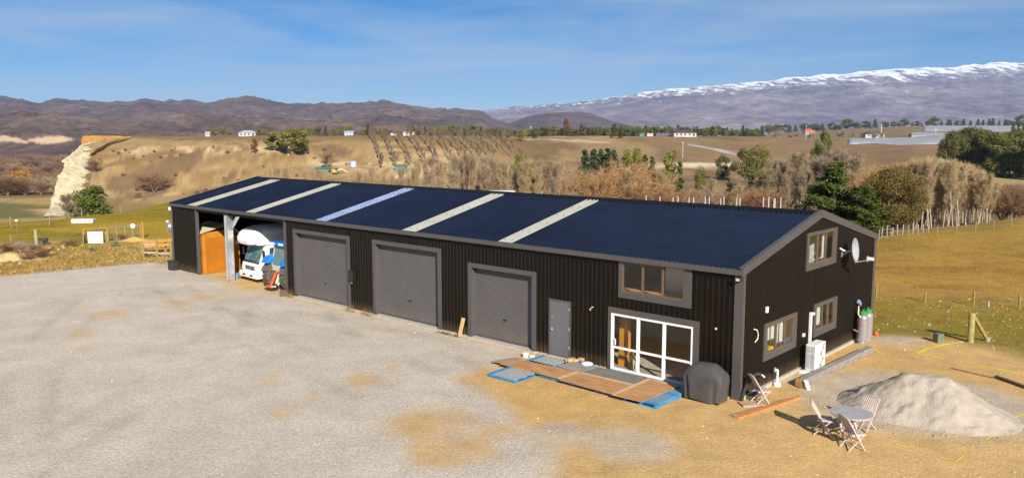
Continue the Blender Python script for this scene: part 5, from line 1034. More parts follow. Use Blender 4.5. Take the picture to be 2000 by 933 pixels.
def bare_tree(seed, kind, bark, twig, w_=.022):
    """unit height 10; returns (trunk mesh, crown mesh)"""
    r = np.random.default_rng(seed); segs = []; tips = []; dirs = []
    def branch(p, d, l_, rad, lvl):
        n = 3 if lvl < 2 else 2
        for i in range(n):
            d = d+r.normal(size=3)*(.10 if kind != 'willow' else .16)
            if kind == 'poplar': d = d+np.array([0, 0, .18])
            if kind == 'willow': d = d+np.array([0, 0, .05 if lvl < 2 else -.05])
            d = d/np.linalg.norm(d); q = p+d*l_/n; ra = rad*(1-i/n*.6); rb = rad*(1-(i+1)/n*.6)
            segs.append((p, q, ra, rb)); 
            if lvl >= 1:
                k = {1: 7, 2: 9, 3: 6}.get(lvl, 5)
                for _ in range(k): t_ = r.random(); tips.append(p+(q-p)*t_); dirs.append(d+r.normal(size=3)*.55+np.array([0, 0, .25 if kind != 'willow' else .1]))
            p = q
            if lvl < 3:
                nb = {0: {'poplar': 7, 'willow': 0, 'wide': 2}[kind], 1: 3 if kind == 'willow' else 2, 2: 2 if kind != 'poplar' else 0}[lvl]
                if lvl == 0 and i == 0 and kind == 'poplar': nb = 3
                for _ in range(nb):
                    az = r.uniform(0, 2*PI); sp = {'poplar': .45, 'willow': .75, 'wide': .8}[kind]*(r.uniform(.6, 1.2))
                    o = np.array([math.cos(az), math.sin(az), 0]); nd = d*math.cos(sp)+o*math.sin(sp)
                    branch(p, nd, l_*{'poplar': .34, 'willow': .62, 'wide': .62}[kind]*r.uniform(.7, 1.1)*(1-.35*i/n if lvl == 0 else 1), rb*.5, lvl+1)
    if kind == 'poplar': branch(np.zeros(3), np.array([0, 0, 1.]), 8.6, .13, 0)
    elif kind == 'willow':
        for k in range(5): a = 2*PI*k/5+r.uniform(-.4, .4); t_ = r.uniform(.1, .6); branch(np.zeros(3), np.array([math.cos(a)*math.sin(t_), math.sin(a)*math.sin(t_), math.cos(t_)]), 5.2, .16, 1)
    else:
        branch(np.zeros(3), np.array([0, 0, 1.]), 4.6, .2, 0)
        for k in range(4): a = 2*PI*k/4+r.uniform(-.5, .5); branch(np.array([0, 0, 2.+.6*k]), np.array([math.cos(a)*.6, math.sin(a)*.6, .75]), 4.8, .13, 1)
    big = [s for s in segs if s[2] > .03]; small = [s for s in segs if s[2] <= .03]
    V1, F1 = tubes_np(big, 4 if kind != 'poplar' else 5)
    zt = max(s[1][2] for s in segs)+.4; sc = 10/zt
    t_me = npmesh('trunk', V1*sc, F1, bark, link=False)
    P = np.array(tips); D = np.array(dirs); Lg = r.uniform(.5, 1.15, len(P))*(1.1 if kind != 'poplar' else .9)
    V2, F2 = twigs_np(P, D, Lg, w_, r)
    # finer side twigs along each twig
    k_ = 2; Pn = np.repeat(P, k_, 0)+np.repeat(D/np.linalg.norm(D, axis=1, keepdims=True)*Lg[:, None], k_, 0)*r.uniform(.3, .9, (len(P)*k_, 1)); Dn = np.repeat(D, k_, 0)+r.normal(size=(len(P)*k_, 3))*.6
    V3, F3 = twigs_np(Pn, Dn, np.repeat(Lg, k_)*.6, w_*.7, r)
    V4, F4 = tubes_np(small, 3) if small else (np.zeros((0, 3)), np.zeros((0, 4), int))
    F4t = np.concatenate([F4[:, [0, 1, 2]], F4[:, [0, 2, 3]]]) if len(F4) else np.zeros((0, 3), int)
    VV = np.concatenate([V2, V3, V4]); FF = np.concatenate([F2, F3+len(V2), F4t+len(V2)+len(V3)])
    return t_me, npmesh('crown', VV*sc, FF, twig, link=False)
def leaf_crown(seed, n, kind, m, size, lobes=9):
    """unit height 10; crown of many leaf-sized faces"""
    r = np.random.default_rng(seed)
    if kind == 'round' or kind == 'spread' or kind == 'column':
        hw, z0, z1 = {'round': (4.2, 1.0, 9.6), 'spread': (8.5, 2.0, 9.6), 'column': (2.3, .6, 9.8)}[kind]
        C_ = []; 
        for k in range(lobes*3):
            a = r.uniform(0, 2*PI); h = r.uniform(0, 1); rad_ = hw*math.sqrt(max(.05, 1-(2*h-1)**2 if kind != 'column' else (1-h)**.6*.9+.12*h))*r.uniform(.35, .8); C_.append((rad_*math.cos(a), rad_*math.sin(a), z0+(z1-z0)*(.08+.84*h), (z1-z0)*r.uniform(.10, .20)*(1.15 if kind != 'column' else .8)))
        C_ = np.array(C_); i = r.integers(0, len(C_), n); d = r.normal(size=(n, 3)); d /= np.linalg.norm(d, axis=1, keepdims=True)
        P = C_[i, :3]+d*C_[i, 3:4]*r.uniform(.55, 1.05, (n, 1))*np.array([1.15, 1.15, .85]); N_ = d+r.normal(size=(n, 3))*.6
    else:                                              # conifer: tiers of branches
        nt_ = 46 if kind == 'pine' else 30; P = []; N_ = []
        per = n//nt_
        for k in range(nt_):
            h = (k+r.uniform(0, 1))/nt_; z = .6+9.2*h; a = r.uniform(0, 2*PI) if kind == 'pine' else k*2.4
            ln = ((1-h)**.75*(3.9 if kind == 'pine' else 2.3)+.25)*r.uniform(.6, 1.1)
            t_ = r.uniform(.12, 1, per)**.8; wd = .16+.30*np.sin(t_*PI)*ln*.32
            up = (.30 if kind == 'pine' else -.12)
            bx = np.stack([np.cos(a)*ln*t_, np.sin(a)*ln*t_, z+up*ln*t_**1.5*(1 if h < .85 else 1.6)], -1)+r.normal(size=(per, 3))*wd[:, None]*np.array([1, 1, .6])
            P.append(bx); N_.append(np.array([[0, 0, .8]])+r.normal(size=(per, 3))*.7)
        P = np.concatenate(P); N_ = np.concatenate(N_); n = len(P)
    N_ /= np.linalg.norm(N_, axis=1, keepdims=True); U = np.cross(N_, r.normal(size=(n, 3))); U /= np.maximum(np.linalg.norm(U, axis=1, keepdims=True), 1e-6); W = np.cross(N_, U)
    s_ = size*r.uniform(.6, 1.3, (n, 1)); asp = 1.9 if kind in ('pine', 'fir') else 1.3
    V = np.stack([P-U*s_*asp*.5, P+W*s_*.5, P+U*s_*asp*.5, P-W*s_*.5], 1).reshape(-1, 3)
    return npmesh('crown', V, np.arange(4*n).reshape(-1, 4), m, link=False)
def trunk_mesh(seed, h, r0, m, limbs=5):
    r = np.random.default_rng(seed); s_ = []; p = np.zeros(3); n = 6
    for i in range(n):
        q = p+np.array([r.normal()*.12, r.normal()*.12, h/n]); s_.append((p, q, r0*(1-i/n*.8), r0*(1-(i+1)/n*.8)))
        if i > 0:
            for k in range(limbs//2+1): a = r.uniform(0, 2*PI); l_ = h*.28*r.uniform(.6, 1.2); s_.append((q, q+np.array([math.cos(a)*l_*.8, math.sin(a)*l_*.8, l_*.6]), r0*(1-i/n)*.4, r0*.08))
        p = q
    V, Fq = tubes_np(s_, 6); return npmesh('trunk', V, Fq, m, link=False)
def tree(name, label, cat, group, meshes, px, Y, pytop, wf=1.0, zoff=0, parts=('trunk', 'crown'), maxh=None, x=None):
    p = AT(px, 400, Y); zb = gz(p.x, Y)+zoff-.05; H = max(.6, AT(px, pytop, Y).z-zb)
    if maxh: H = min(H, maxh)
    o = thing(name, label, cat, (p.x, Y, zb), rnd.uniform(0, 6.28), group)
    s_ = H/10; o.scale = (s_*wf, s_*wf, s_)
    for nm, me in zip(parts, meshes): meshchild(nm, me, o)
    return o
BARK = mat('pale_bark', (.40, .335, .26), .9, 0, .25, 2); BARKD = mat('brown_bark', (.20, .15, .11), .9, 0, .25, 2); BARKG = mat('grey_bark', (.33, .27, .22), .9, 0, .25, 2)
TWF = mat('fawn_twigs', (.33, .235, .135), .9, 0, .15, .4, rand=.2, spec=.1); TWO = mat('orange_twigs', (.32, .20, .085), .9, 0, .15, .4, rand=.2, spec=.1); TWG = mat('grey_twigs', (.29, .22, .145), .9, 0, .15, .4, rand=.2, spec=.1); TWR = mat('russet_twigs', (.22, .125, .07), .9, 0, .2, .4, rand=.25, spec=.1)
TWP = mat('pale_poplar_twigs', (.42, .31, .18), .9, 0, .15, .4, rand=.18, spec=.1)
POPW = [bare_tree(110+i, 'poplar', BARK, TWP) for i in range(4)]
POP = [bare_tree(100+i, 'poplar', BARK, TWF) for i in range(4)]; POPG = [bare_tree(120+i, 'poplar', BARKG, TWG) for i in range(3)]
TWB = mat('brown_grey_twigs', (.235, .17, .12), .9, 0, .15, .4, rand=.2, spec=.1); ORCH = [bare_tree(130+i, 'poplar', BARKG, TWB) for i in range(3)]
WIL = [bare_tree(140+i, 'willow', BARKD, TWO, .024) for i in range(4)]; WID = [bare_tree(160+i, 'wide', BARK, TWG, .022) for i in range(4)]; RUS = [bare_tree(180+i, 'willow', BARKD, TWR, .03) for i in range(3)]
LP = mat('pine_needles', (.075, .095, .012), .7, 0, .35, .9, rand=.15, spec=.2, col2=(.085, .11, .02)); LO = mat('olive_leaves', (.105, .085, .018), .65, 0, .35, .8, rand=.12, spec=.3, col2=(.16, .115, .025)); LD = mat('dark_evergreen_leaves', (.085, .088, .020), .7, 0, .35, .5, rand=.25, spec=.2, col2=(.12, .12, .026))
LYG = mat('yellow_green_leaves', (.125, .125, .022), .7, 0, .3, .5, rand=.25, spec=.2, col2=(.17, .155, .03)); LB = mat('blue_green_needles', (.05, .075, .028), .75, 0, .3, .5, rand=.25, spec=.2); LA = mat('autumn_gold_leaves', (.42, .21, .03), .7, 0, .3, .5, rand=.3, spec=.2); LBR = mat('brown_shrub_leaves', (.11, .065, .03), .8, 0, .35, .6, rand=.2, spec=.1)
FIR = [(trunk_mesh(200+i, 8, .18, BARKD), leaf_crown(210+i, 3600, 'fir', LB, .27)) for i in range(3)]
FIRG = [(trunk_mesh(200+i, 8, .18, BARKD), leaf_crown(220+i, 3600, 'fir', LD, .27)) for i in range(3)]
RND = [(trunk_mesh(230+i, 6, .3, BARKD), leaf_crown(240+i, 5200, 'round', LD, .30, 6)) for i in range(3)]; RNY = [(trunk_mesh(230+i, 6, .3, BARKD), leaf_crown(250+i, 5200, 'round', LYG, .29, 6)) for i in range(3)]
CLM = [(trunk_mesh(260+i, 8, .2, BARKD), leaf_crown(270+i, 4200, 'column', LYG, .28, 7)) for i in range(2)]; CLD = [(trunk_mesh(260+i, 8, .2, BARKG), leaf_crown(280+i, 8000, 'column', LD, .22, 11)) for i in range(3)]
# the two big evergreens behind the gable
tree('pine_tree', 'big dark green pine with uneven branches behind the shed ridge', 'tree', None, (trunk_mesh(1, 9, .28, BARKD, 7), leaf_crown(2, 34000, 'pine', LP, .15)), 1630, 82, 318, 1.5)
tree('olive_tree', 'broad round olive green tree right of the dark pine', 'tree', None, (trunk_mesh(3, 7, .35, BARKD, 7), leaf_crown(4, 34000, 'round', LO, .145, 12)), 1744, 78, 321, .98)
tree('young_pine', 'smaller bushy pine between dark pine and olive tree, low behind gable', 'tree', None, (trunk_mesh(5, 8, .22, BARKD), leaf_crown(6, 20000, 'pine', LP, .17)), 1690, 77, 362, 1.45)
tree('low_bush', 'low green bush left of the dark pine just above the roof', 'bush', None, (trunk_mesh(7, 5, .2, BARKD), leaf_crown(8, 2500, 'round', LP, .4)), 1560, 84, 395, 1.2)
# poplar wood on the right
PLB = 'bare pale poplar in the wood behind the olive tree'; r7 = random.Random(21)
for i in range(74):
    Y = r7.uniform(92, 125); px = r7.uniform(1770, 1942)
    pt_ = np.interp(px, [1700, 1760, 1800, 1850, 1900, 1930, 1950], [345, 325, 308, 312, 325, 345, 372])+r7.uniform(-4, 16)
    tree('poplar', PLB+(', next to its crown' if px < 1830 else ', middle part' if px < 1890 else ', right end'), 'tree', 'bare poplars right of the olive tree', r7.choice(POPW), px, Y, pt_, r7.uniform(.75, 1.1))
for i in range(16):
    px = r7.uniform(1655, 1800); tree('willow', 'orange tinted bare willow rising behind the olive tree', 'tree', 'bare willows behind the olive tree', r7.choice(WIL), px, r7.uniform(112, 150), np.interp(px, [1655, 1700, 1745, 1800], [350, 315, 298, 310])+r7.uniform(0, 22), .9)
for i in range(14):
    px = r7.uniform(1595, 1665); tree('poplar', 'tall bare grey poplar behind the dark pine', 'tree', 'tall grey poplars behind the dark pine', r7.choice(POPG), px, r7.uniform(125, 175), np.interp(px, [1595, 1625, 1645, 1665], [310, 268, 285, 320])+r7.uniform(0, 15), 1.1)
for i in range(5): tree('brown_shrub', 'dark brown leafless shrub right of the poplar wood', 'bush', 'brown shrubs right of the poplar wood', r7.choice(RUS), 1958+i*12, 104+r7.uniform(-3, 8), 350+r7.uniform(0, 14), 1.2)
# thicket behind the roof
for i in range(170):
    px = r7.uniform(850, 1590); Y = r7.uniform(118, 255); top = np.interp(px, [860, 920, 1000, 1100, 1200, 1300, 1400, 1470, 1530, 1590], [305, 292, 305, 308, 304, 322, 332, 318, 298, 290])+r7.uniform(0, 46)*(1-(Y-122)/300)
    if 1300 < px < 1490: top += 14
    if px < 1100 or 1480 < px or r7.random() < .25: k, m_, nm = 'bare fawn poplar in the thicket behind the shed roof', r7.choice(POP+POPG), 'poplar'
    elif px < 1330: k, m_, nm = 'orange brown bare willow in the thicket behind the shed roof', r7.choice(WIL+WIL+WID+POP), 'willow'
    else: k, m_, nm = 'spreading bare grey tree in the thicket behind the shed roof', r7.choice(WID+WID+POPG), 'bare_tree'
    if nm == 'willow': k = 'bare orange brown tree in the thicket behind the shed roof'
    k = k.replace('in the thicket behind the shed roof', 'in the thicket '+('above the fourth skylight strip' if px < 1000 else 'above the fifth skylight strip' if px < 1180 else 'right of the fifth skylight strip' if px < 1330 else 'behind the row of pale posts' if px < 1480 else 'left of the big dark pine')); tree(nm, k, 'tree', 'bare thicket behind the shed roof', m_, px, Y, top, r7.uniform(.8, 1.1))
for i in range(34):
    px = r7.uniform(520, 880); Y = r7.uniform(135, 200); tree('poplar', 'thin bare tree standing just beyond the far half of the roof', 'tree', 'thin bare trees beyond the far half of the roof', r7.choice(POP), px, Y, np.interp(px, [520, 700, 780, 880], [330, 338, 328, 300])+r7.uniform(-8, 22), .55)
for i in range(12):
    px = 1000+r7.uniform(0, 330)*1.0; tree('willow', 'low russet bare shrub just above the shed ridge', 'bush', 'russet shrubs above the ridge', r7.choice(RUS), px+180, r7.uniform(118, 150), 360+r7.uniform(0, 12), 1.1)
# evergreens among the thicket
EV = [(1142, 200, 293, FIR, .82), (1158, 204, 289, FIR, .82), (1172, 205, 292, FIR, .82), (1186, 203, 290, FIR, .82), (1198, 206, 293, FIR, .82), (1224, 205, 289, RNY, .42), (1242, 206, 285, RNY, .36), (1258, 202, 300, FIRG, .62), (1272, 200, 303, FIRG, .62), (1306, 190, 291, CLM, .62), (1326, 188, 314, FIRG, .7), (1012, 170, 292, CLM, .55), (1042, 168, 316, CLM, .7), (972, 165, 318, CLM, .6),
      (1410, 310, 302, RND, .85), (1448, 300, 289, RND, .9), (1476, 300, 283, RNY, .95), (1464, 165, 333, FIRG, 1.2), (1486, 168, 336, RND, .7), (1368, 190, 326, RNY, .55), (1604, 330, 250, RND, .42), (1592, 320, 275, RND, .55), (1210, 560, 246, FIRG, 1.2), (1192, 560, 255, FIRG, 1.2), (1082, 620, 258, FIR, 1.2), (1425, 165, 345, FIRG, .9)]
EL = ['dark blue green fir, leftmost of the fir row in the thicket', 'dark blue green fir, second of the fir row in the thicket', 'dark blue green fir, middle of the fir row in the thicket', 'dark blue green fir, fourth of the fir row in the thicket', 'dark blue green fir, rightmost of the fir row in the thicket', 'yellow green round tree just right of the fir row', 'taller yellow green tree, second right of the fir row', 'dark fir below the two yellow green trees, left one', 'dark fir below the two yellow green trees, right one', 'tall yellow green columnar tree standing before the pale track', 'dark cone shaped fir beside the yellow green columnar tree', 'tall narrow olive tree in the thicket above the fourth skylight', 'rounder narrow olive tree right of the tall narrow one', 'pale olive narrow tree at the left of the thicket',
      'lone round tree on the brown slope beside its shadow', 'dark evergreen at the left of the pair on the brown slope', 'tall yellow green tree of the pair on the brown slope', 'dark green cone shaped tree low among the grey trees', 'dark rounded evergreen beside the low cone shaped tree', 'low yellow olive tree amid the bare grey trees', 'dark evergreen rising behind the tall grey poplar', 'low dark bush left of the dark evergreen by the grey poplar', 'dark conifer standing out before the far tree belt', 'small dark conifer left of the one before the far belt', 'small lone conifer on the plateau edge', 'slim dark fir among spreading bare grey trees']
for (px, Y, tp_, ms_, wf), lb in zip(EV, EL): tree('fir_tree' if 'fir' in lb or 'conifer' in lb else 'evergreen_tree', lb, 'tree', None, r7.choice(ms_), px, Y, tp_, wf)
# dark tree belt on the far right
for i in range(26):
    px = 1842+i*7.4+r7.uniform(-4, 4); Y = 268+r7.uniform(0, 16)-(px-1842)*.16
    tree('belt_tree', 'tall dark olive evergreen in the belt at the right edge', 'tree', 'dark evergreen belt at the right edge', r7.choice(CLD), px, Y, np.interp(px, [1842, 1860, 1920, 1960, 2000], [258, 248, 252, 258, 246])+r7.uniform(-4, 10), r7.uniform(.85, 1.15))
tree('poplar', 'tall pinkish bare poplar beyond the dark belt at the right edge', 'tree', None, POPG[0], 1996, 520, 222, 1.3)
for i in range(3): tree('fir_tree', 'dark fir beyond the evergreen belt near the right edge', 'tree', 'firs beyond the dark belt', r7.choice(FIRG), 1968+i*10, 560, 238+i*3, .9)
# trees on the mesa and plateau
tree('spreading_tree', 'broad spreading olive tree on the mesa edge', 'tree', None, (trunk_mesh(9, 6, .6, BARK, 8), leaf_crown(10, 6500, 'spread', LYG, .5, 14)), 566, 349, 250, 1.2)
tree('round_bush', 'dark brown rounded tree left of the broad olive tree', 'tree', None, (trunk_mesh(11, 5, .3, BARKD), leaf_crown(12, 1500, 'round', LBR, .6)), 501, 346, 271, .62)
tree('bare_tree', 'small bare brown tree on the upper mesa face', 'tree', None, RUS[0], 422, 352, 283, .8)
for i, (px, py, a) in enumerate(((298, 345, 24), (302, 356, 30), (385, 377, 12), (190, 314, 6), (640, 300, 8), (270, 380, 14), (455, 375, 14), (402, 372, 12))):
    Y = 330-(py-300)*.35; p = AT(px, py, Y); tree('scrub_patch', 'low grey brown scrub patch on the mesa face', 'bush', 'scrub on the mesa face', r7.choice(RUS), px, Y, py-a*.5, 1.5 if i < 2 else 1.1)
for i in range(34):
    px = r7.uniform(195, 700); tree('face_shrub', 'tiny dark shrub dotted on the dry mesa face', 'bush', 'tiny shrubs on the mesa face', r7.choice(RUS), px, r7.uniform(306, 362), 0, 1.3, maxh=r7.uniform(.7, 1.8))
for i in range(6): tree('bare_shrub', 'pale bare shrub at the foot of the cliff', 'bush', 'bare shrubs at the cliff foot', r7.choice(POPG), 140+i*7, 106+r7.uniform(-3, 4), 374+r7.uniform(0, 10), 1.6)
tree('fir_tree', 'dense green conifer at the foot of the pale cliff', 'tree', None, (trunk_mesh(13, 8, .2, BARKD), leaf_crown(14, 4200, 'column', LP, .3, 12)), 184, 104, 360, 1.6)
tree('fir_tree', 'smaller yellow green conifer left of the dense one at the cliff', 'tree', None, (trunk_mesh(15, 8, .2, BARKD), leaf_crown(16, 1800, 'column', LYG, .4, 10)), 158, 110, 370, 1.2)
# orchard rows on the mesa face: bare trees in lines down the slope
for rw in range(12):
    x0 = 725+rw*23.5; n = 13 if rw < 9 else 9
    for k in range(n):
        t_ = k/12; px = x0+t_*(18+rw*2.6)*1.3+r7.uniform(-1.5, 1.5); Y = 392-t_*62+rw*3.2
        o = tree('orchard_tree', 'bare tree in the %s planted row from the left on the mesa face' % ('first', 'second', 'third', 'fourth', 'fifth', 'sixth', 'seventh', 'eighth', 'ninth', 'tenth', 'eleventh', 'last')[rw], 'tree', 'planted rows on the mesa face', r7.choice(ORCH), px, Y, 0, 1.0, maxh=4.9+r7.uniform(-.8, .8))
        sq = o.scale[2]; o.scale = (sq*1.15, sq*1.15, sq)
# small trees along the plateau edge
pl = [(425, 250, 'y'), (440, 252, 'y'), (455, 254, 'y'), (512, 252, 'd'), (524, 254, 'y'), (596, 247, 'y'), (606, 250, 'y'), (625, 246, 'd'), (640, 245, 'f'), (655, 252, 'y'), (668, 250, 'y'), (684, 245, 'R'), (722, 242, 'f'), (716, 252, 'y'), (745, 248, 'y'), (756, 251, 'd'), (806, 243, 'R'), (820, 242, 'f'), (832, 245, 'f'), (846, 250, 'y'), (858, 247, 'y'), (872, 246, 'R'), (884, 243, 'R'), (895, 246, 'R'), (908, 249, 'y'), (920, 245, 'y'), (926, 243, 'y'), (940, 246, 'f'), (950, 252, 'd'), (962, 249, 'd'), (970, 250, 'd'), (978, 251, 'd'), (992, 252, 'd'), (1006, 253, 'd'), (1020, 252, 'R'), (1030, 251, 'y'), (1044, 248, 'd')]
mp_ = {'y': (RNY, 'small yellow green tree on the far plateau edge'), 'd': (RND, 'small dark bushy tree on the far plateau edge'), 'f': (FIRG, 'small dark conifer on the far plateau edge'), 'R': (RNY, 'taller rounded olive tree on the far plateau edge')}
for px, tp_, k in pl: tree('plateau_tree', mp_[k][1], 'tree', 'trees along the far plateau edge', r7.choice(mp_[k][0]), px, 470+r7.uniform(0, 60), tp_, 1.15)
for i in range(92):
    px = 1050+i*4.75+r7.uniform(-2, 2)
    if 1378 < px < 1384: continue
    tree('belt_fir', 'small dark green tree in the long plateau belt, '+('left of the white house' if px < 1300 else 'behind the white house' if px < 1360 else 'right of the white house'), 'tree', 'long tree belt on the plateau', r7.choice(FIRG+RND+FIRG+CLM), px, 760+r7.uniform(-20, 30), 247+r7.uniform(-1.5, 5)+(4 if px > 1420 else 0)-(6 if i % 13 == 5 else 0), 1.35)
tree('bare_tree', 'pinkish bare tree rising above the long belt', 'tree', None, WID[0], 1247, 800, 237, 1.0); tree('bare_tree', 'taller rounded brown tree rising above the left of the long belt', 'tree', None, (RND[0][0], leaf_crown(17, 900, 'round', LBR, .8)), 1105, 780, 231, .55)
for i in range(46):
    px = 1480+i*11.2+r7.uniform(-5, 5); yb = np.interp(px, [1480, 1700, 2000], [252, 246, 240])
    tree('far_tree', 'tiny dark tree under the mountain, '+('near the red roofed house' if px < 1650 else 'left of the broad white net' if px < 1800 else 'behind the broad white net'), 'tree', 'far tree belt under the mountain', r7.choice(FIRG+RND), px, 1450+r7.uniform(-60, 120), yb-r7.uniform(4, 11)-(6 if px > 1640 and i % 5 == 0 else 0), 1.6)
for i in range(24):
    px = 1482+r7.uniform(0, 250); tree('bare_tree', 'grey brown bare tree on the flat before the mountain', 'tree', 'bare trees on the flat before the mountain', r7.choice(WID+POPG), px, 640+r7.uniform(-30, 180), 252+r7.uniform(0, 8), 1.1)
GOLDC = leaf_crown(18, 1500, 'round', LA, .5, 6)
# valley woods on the left
for i in range(90):
    Y = 365+ (i/90)**1.6*620; px = r7.uniform(-40, np.interp(Y, [365, 1000], [125, 160])); zb = gz((px-1000)/F*Y, Y); H = r7.uniform(6, 9.5)
    gold = (r7.random() < .3 and 20 < px < 75 and Y < 620)
    o = tree('willow', 'golden autumn tree in the brown wood below the cliff' if gold else 'bare brown tree in the valley wood left of the cliff, '+('front edge' if Y < 420 else 'middle' if Y < 560 else 'far part'), 'tree', 'valley wood left of the cliff', (RUS[0][0], RNY[0][1]) if False else (r7.choice(RUS+RUS+WID) if not gold else (RND[0][0], GOLDC)), px, Y, 0, 1.5, maxh=H)
# verge scrub on the left and weeds by the wall
for i, (px, py, s_) in enumerate(((12, 493, .8), (40, 496, .9), (66, 500, 1.1), (84, 504, .8), (25, 489, .7), (138, 482, .6), (182, 492, .5), (225, 482, .6), (58, 510, .7), (240, 470, .5))):
    p = ontop(G(px, py)); o = thing('scrub_bush', 'low grey purple scrub bush on the rough verge left of the gravel', 'bush', p, i*1.3, 'scrub bushes on the left verge'); o.scale = (.16*s_, .16*s_, .105*s_); ms_ = r7.choice(WID+RUS)
    for nm, me in zip(('stem', 'twigs'), ms_): meshchild(nm, me, o)

# ------------------------------------------------------------------ far buildings, nets, poles
WALLW = mat('white_wall', (.42, .40, .37), .7, 0, .08, .5); WALLC = mat('cream_wall', (.50, .42, .30), .7, 0, .1, .5); RFD = mat('dark_far_roof', (.06, .055, .06), .6); RFG = mat('green_far_roof', (.06, .17, .13), .6); RFR = mat('red_far_roof', (.50, .08, .05), .6); RFB = mat('pale_blue_roof', (.38, .45, .55), .5); WIN = mat('dark_window', (.03, .035, .04), .15)
def house(name, label, px, Y, wm, dm_, h, rh, wall, roof_, nwin=3, door=True, rot=.1, zoff=0):
    p = AT(px, 300, Y); z = min(gz(p.x-wm/2, Y), gz(p.x+wm/2, Y))+zoff
    o = thing(name, label, 'house' if 'house' in name else 'shed', (p.x, Y, z), rot)
    MB().bx(-wm/2, wm/2, -dm_/2, dm_/2, -1, h).build('wall', wall, o)
    MB().add([(-wm/2-.4, -dm_/2-.4, h), (wm/2+.4, -dm_/2-.4, h), (wm/2+.4, dm_/2+.4, h), (-wm/2-.4, dm_/2+.4, h), (-wm/2+(dm_*.45 if rh > 1 else 0), 0, h+rh), (wm/2-(dm_*.45 if rh > 1 else 0), 0, h+rh)], [(0, 1, 5, 4), (1, 2, 5), (2, 3, 4, 5), (3, 0, 4), (3, 2, 1, 0)]).build('roof', roof_, o)
    for i in range(nwin):
        x = -wm/2+wm*(i+.7)/(nwin+.4); f_ = MB().bx(x-wm*.045, x+wm*.045, -dm_/2-.06, -dm_/2-.01, .9, h-.4).build('window', WALLW, o); MB().bx(x-wm*.035, x+wm*.035, -dm_/2-.09, -dm_/2-.061, 1.0, h-.5).build('pane', WIN, f_)
    if door: MB().bx(wm*.36, wm*.42, -dm_/2-.06, -dm_/2-.01, 0, 2.1).build('door', RFD, o)
    return o
house('farm_house', 'low white house with dark hipped roof on the far plateau edge', 1334, 640, 18, 9, 2.8, 2.4, WALLW, RFD, 5, zoff=.3)
house('open_shed', 'dark open fronted shed left of the white plateau house', 1292, 650, 12, 6, 2.8, .5, RFD, RFD, 3, False, zoff=.3); house('storage_shed', 'small white shed left of the dark open fronted shed', 1268, 650, 5, 4, 2.6, .4, WALLW, RFD, 1, True, zoff=.3); house('storage_shed', 'small green roofed shed at the left end of the plateau buildings', 1252, 655, 4, 4, 2.4, .6, RFG, RFG, 1, False, zoff=.3)
house('farm_house', 'pale house with blue grey roof on the mesa top at left', 486, 500, 10, 6, 2.6, 1.2, WALLW, RFB, 4, zoff=.2); house('storage_shed', 'tiny white hut at the left end of the mesa tree line', 408, 490, 2.6, 2.6, 2.2, .9, WALLW, WALLW, 1, False)
house('storage_shed', 'pale blue and white shed among the plateau trees', 683, 440, 4.6, 4, 2.4, .7, RFB, RFB, 2, False, zoff=.2); house('storage_shed', 'cream shed behind the planted rows on the mesa top', 770, 470, 3.6, 3, 2.2, .5, WALLC, RFD, 1, False, zoff=.2); house('storage_shed', 'long pale blue roofed shed right of the cream shed', 799, 470, 6.5, 4, 2.2, .6, WALLC, RFB, 2, False, zoff=.2)
house('terrace_shed', 'green roofed shed on the terrace below the mesa, left one', 630, 312, 5.2, 4, 1.9, .6, RFG, RFG, 1, False); house('terrace_shed', 'green shed on the terrace above the second and third skylights', 783, 314, 4.6, 3.4, 2.1, .6, RFG, RFG, 2, True)
house('farm_house', 'far white house with a bright red roof under the mountain', 1578, 900, 11, 7, 3.2, 2.6, WALLW, RFR, 4, zoff=3); house('farm_house', 'grey roofed house among bare trees by the white nets', 1702, 660, 16, 8, 2.6, 2.2, WALLW, RFD, 4, zoff=1.5)
dz_ = AT(655, 332, 308); dg2 = thing('digger', 'orange and cream digger parked by the green terrace shed', 'digger', (dz_.x, 308, gz(dz_.x, 308)), .2); MB().bx(-1.2, 1.2, -.8, .8, .1, .7).build('track_base', DARK, dg2); MB().bx(-1.2, .4, -.8, .8, .7, 1.6).build('body', mat('digger_orange', (.65, .30, .04), .5), dg2); MB().bx(-.1, .8, -.7, .1, 1.2, 2.3).build('cab', WIN, dg2); MB().bar((.6, 0, 1.4), (2.6, 0, 2.0), .3, .3).bar((2.6, 0, 2.0), (4.4, 0, .7), .25, .25).build('boom', mat('digger_cream', (.62, .52, .36), .6), dg2)
tk_ = AT(690, 325, 322); wt = thing('water_tank', 'pale blue water tank on the terrace right of the digger', 'tank', (tk_.x, 322, gz(tk_.x, 322))); MB().lathe([(0, 0), (1.3, 0), (1.3, 2), (.9, 2.4), (0, 2.5)], (0, 0, 0), 18).build('tank_body', RFB, wt); MB().lathe([(0, 2.5), (.3, 2.5), (.3, 2.65), (0, 2.65)], (0, 0, 0), 10).build('lid', DARK, wt)
NET = mat('white_netting', (.30, .305, .33), .8, 0, .12, .05)
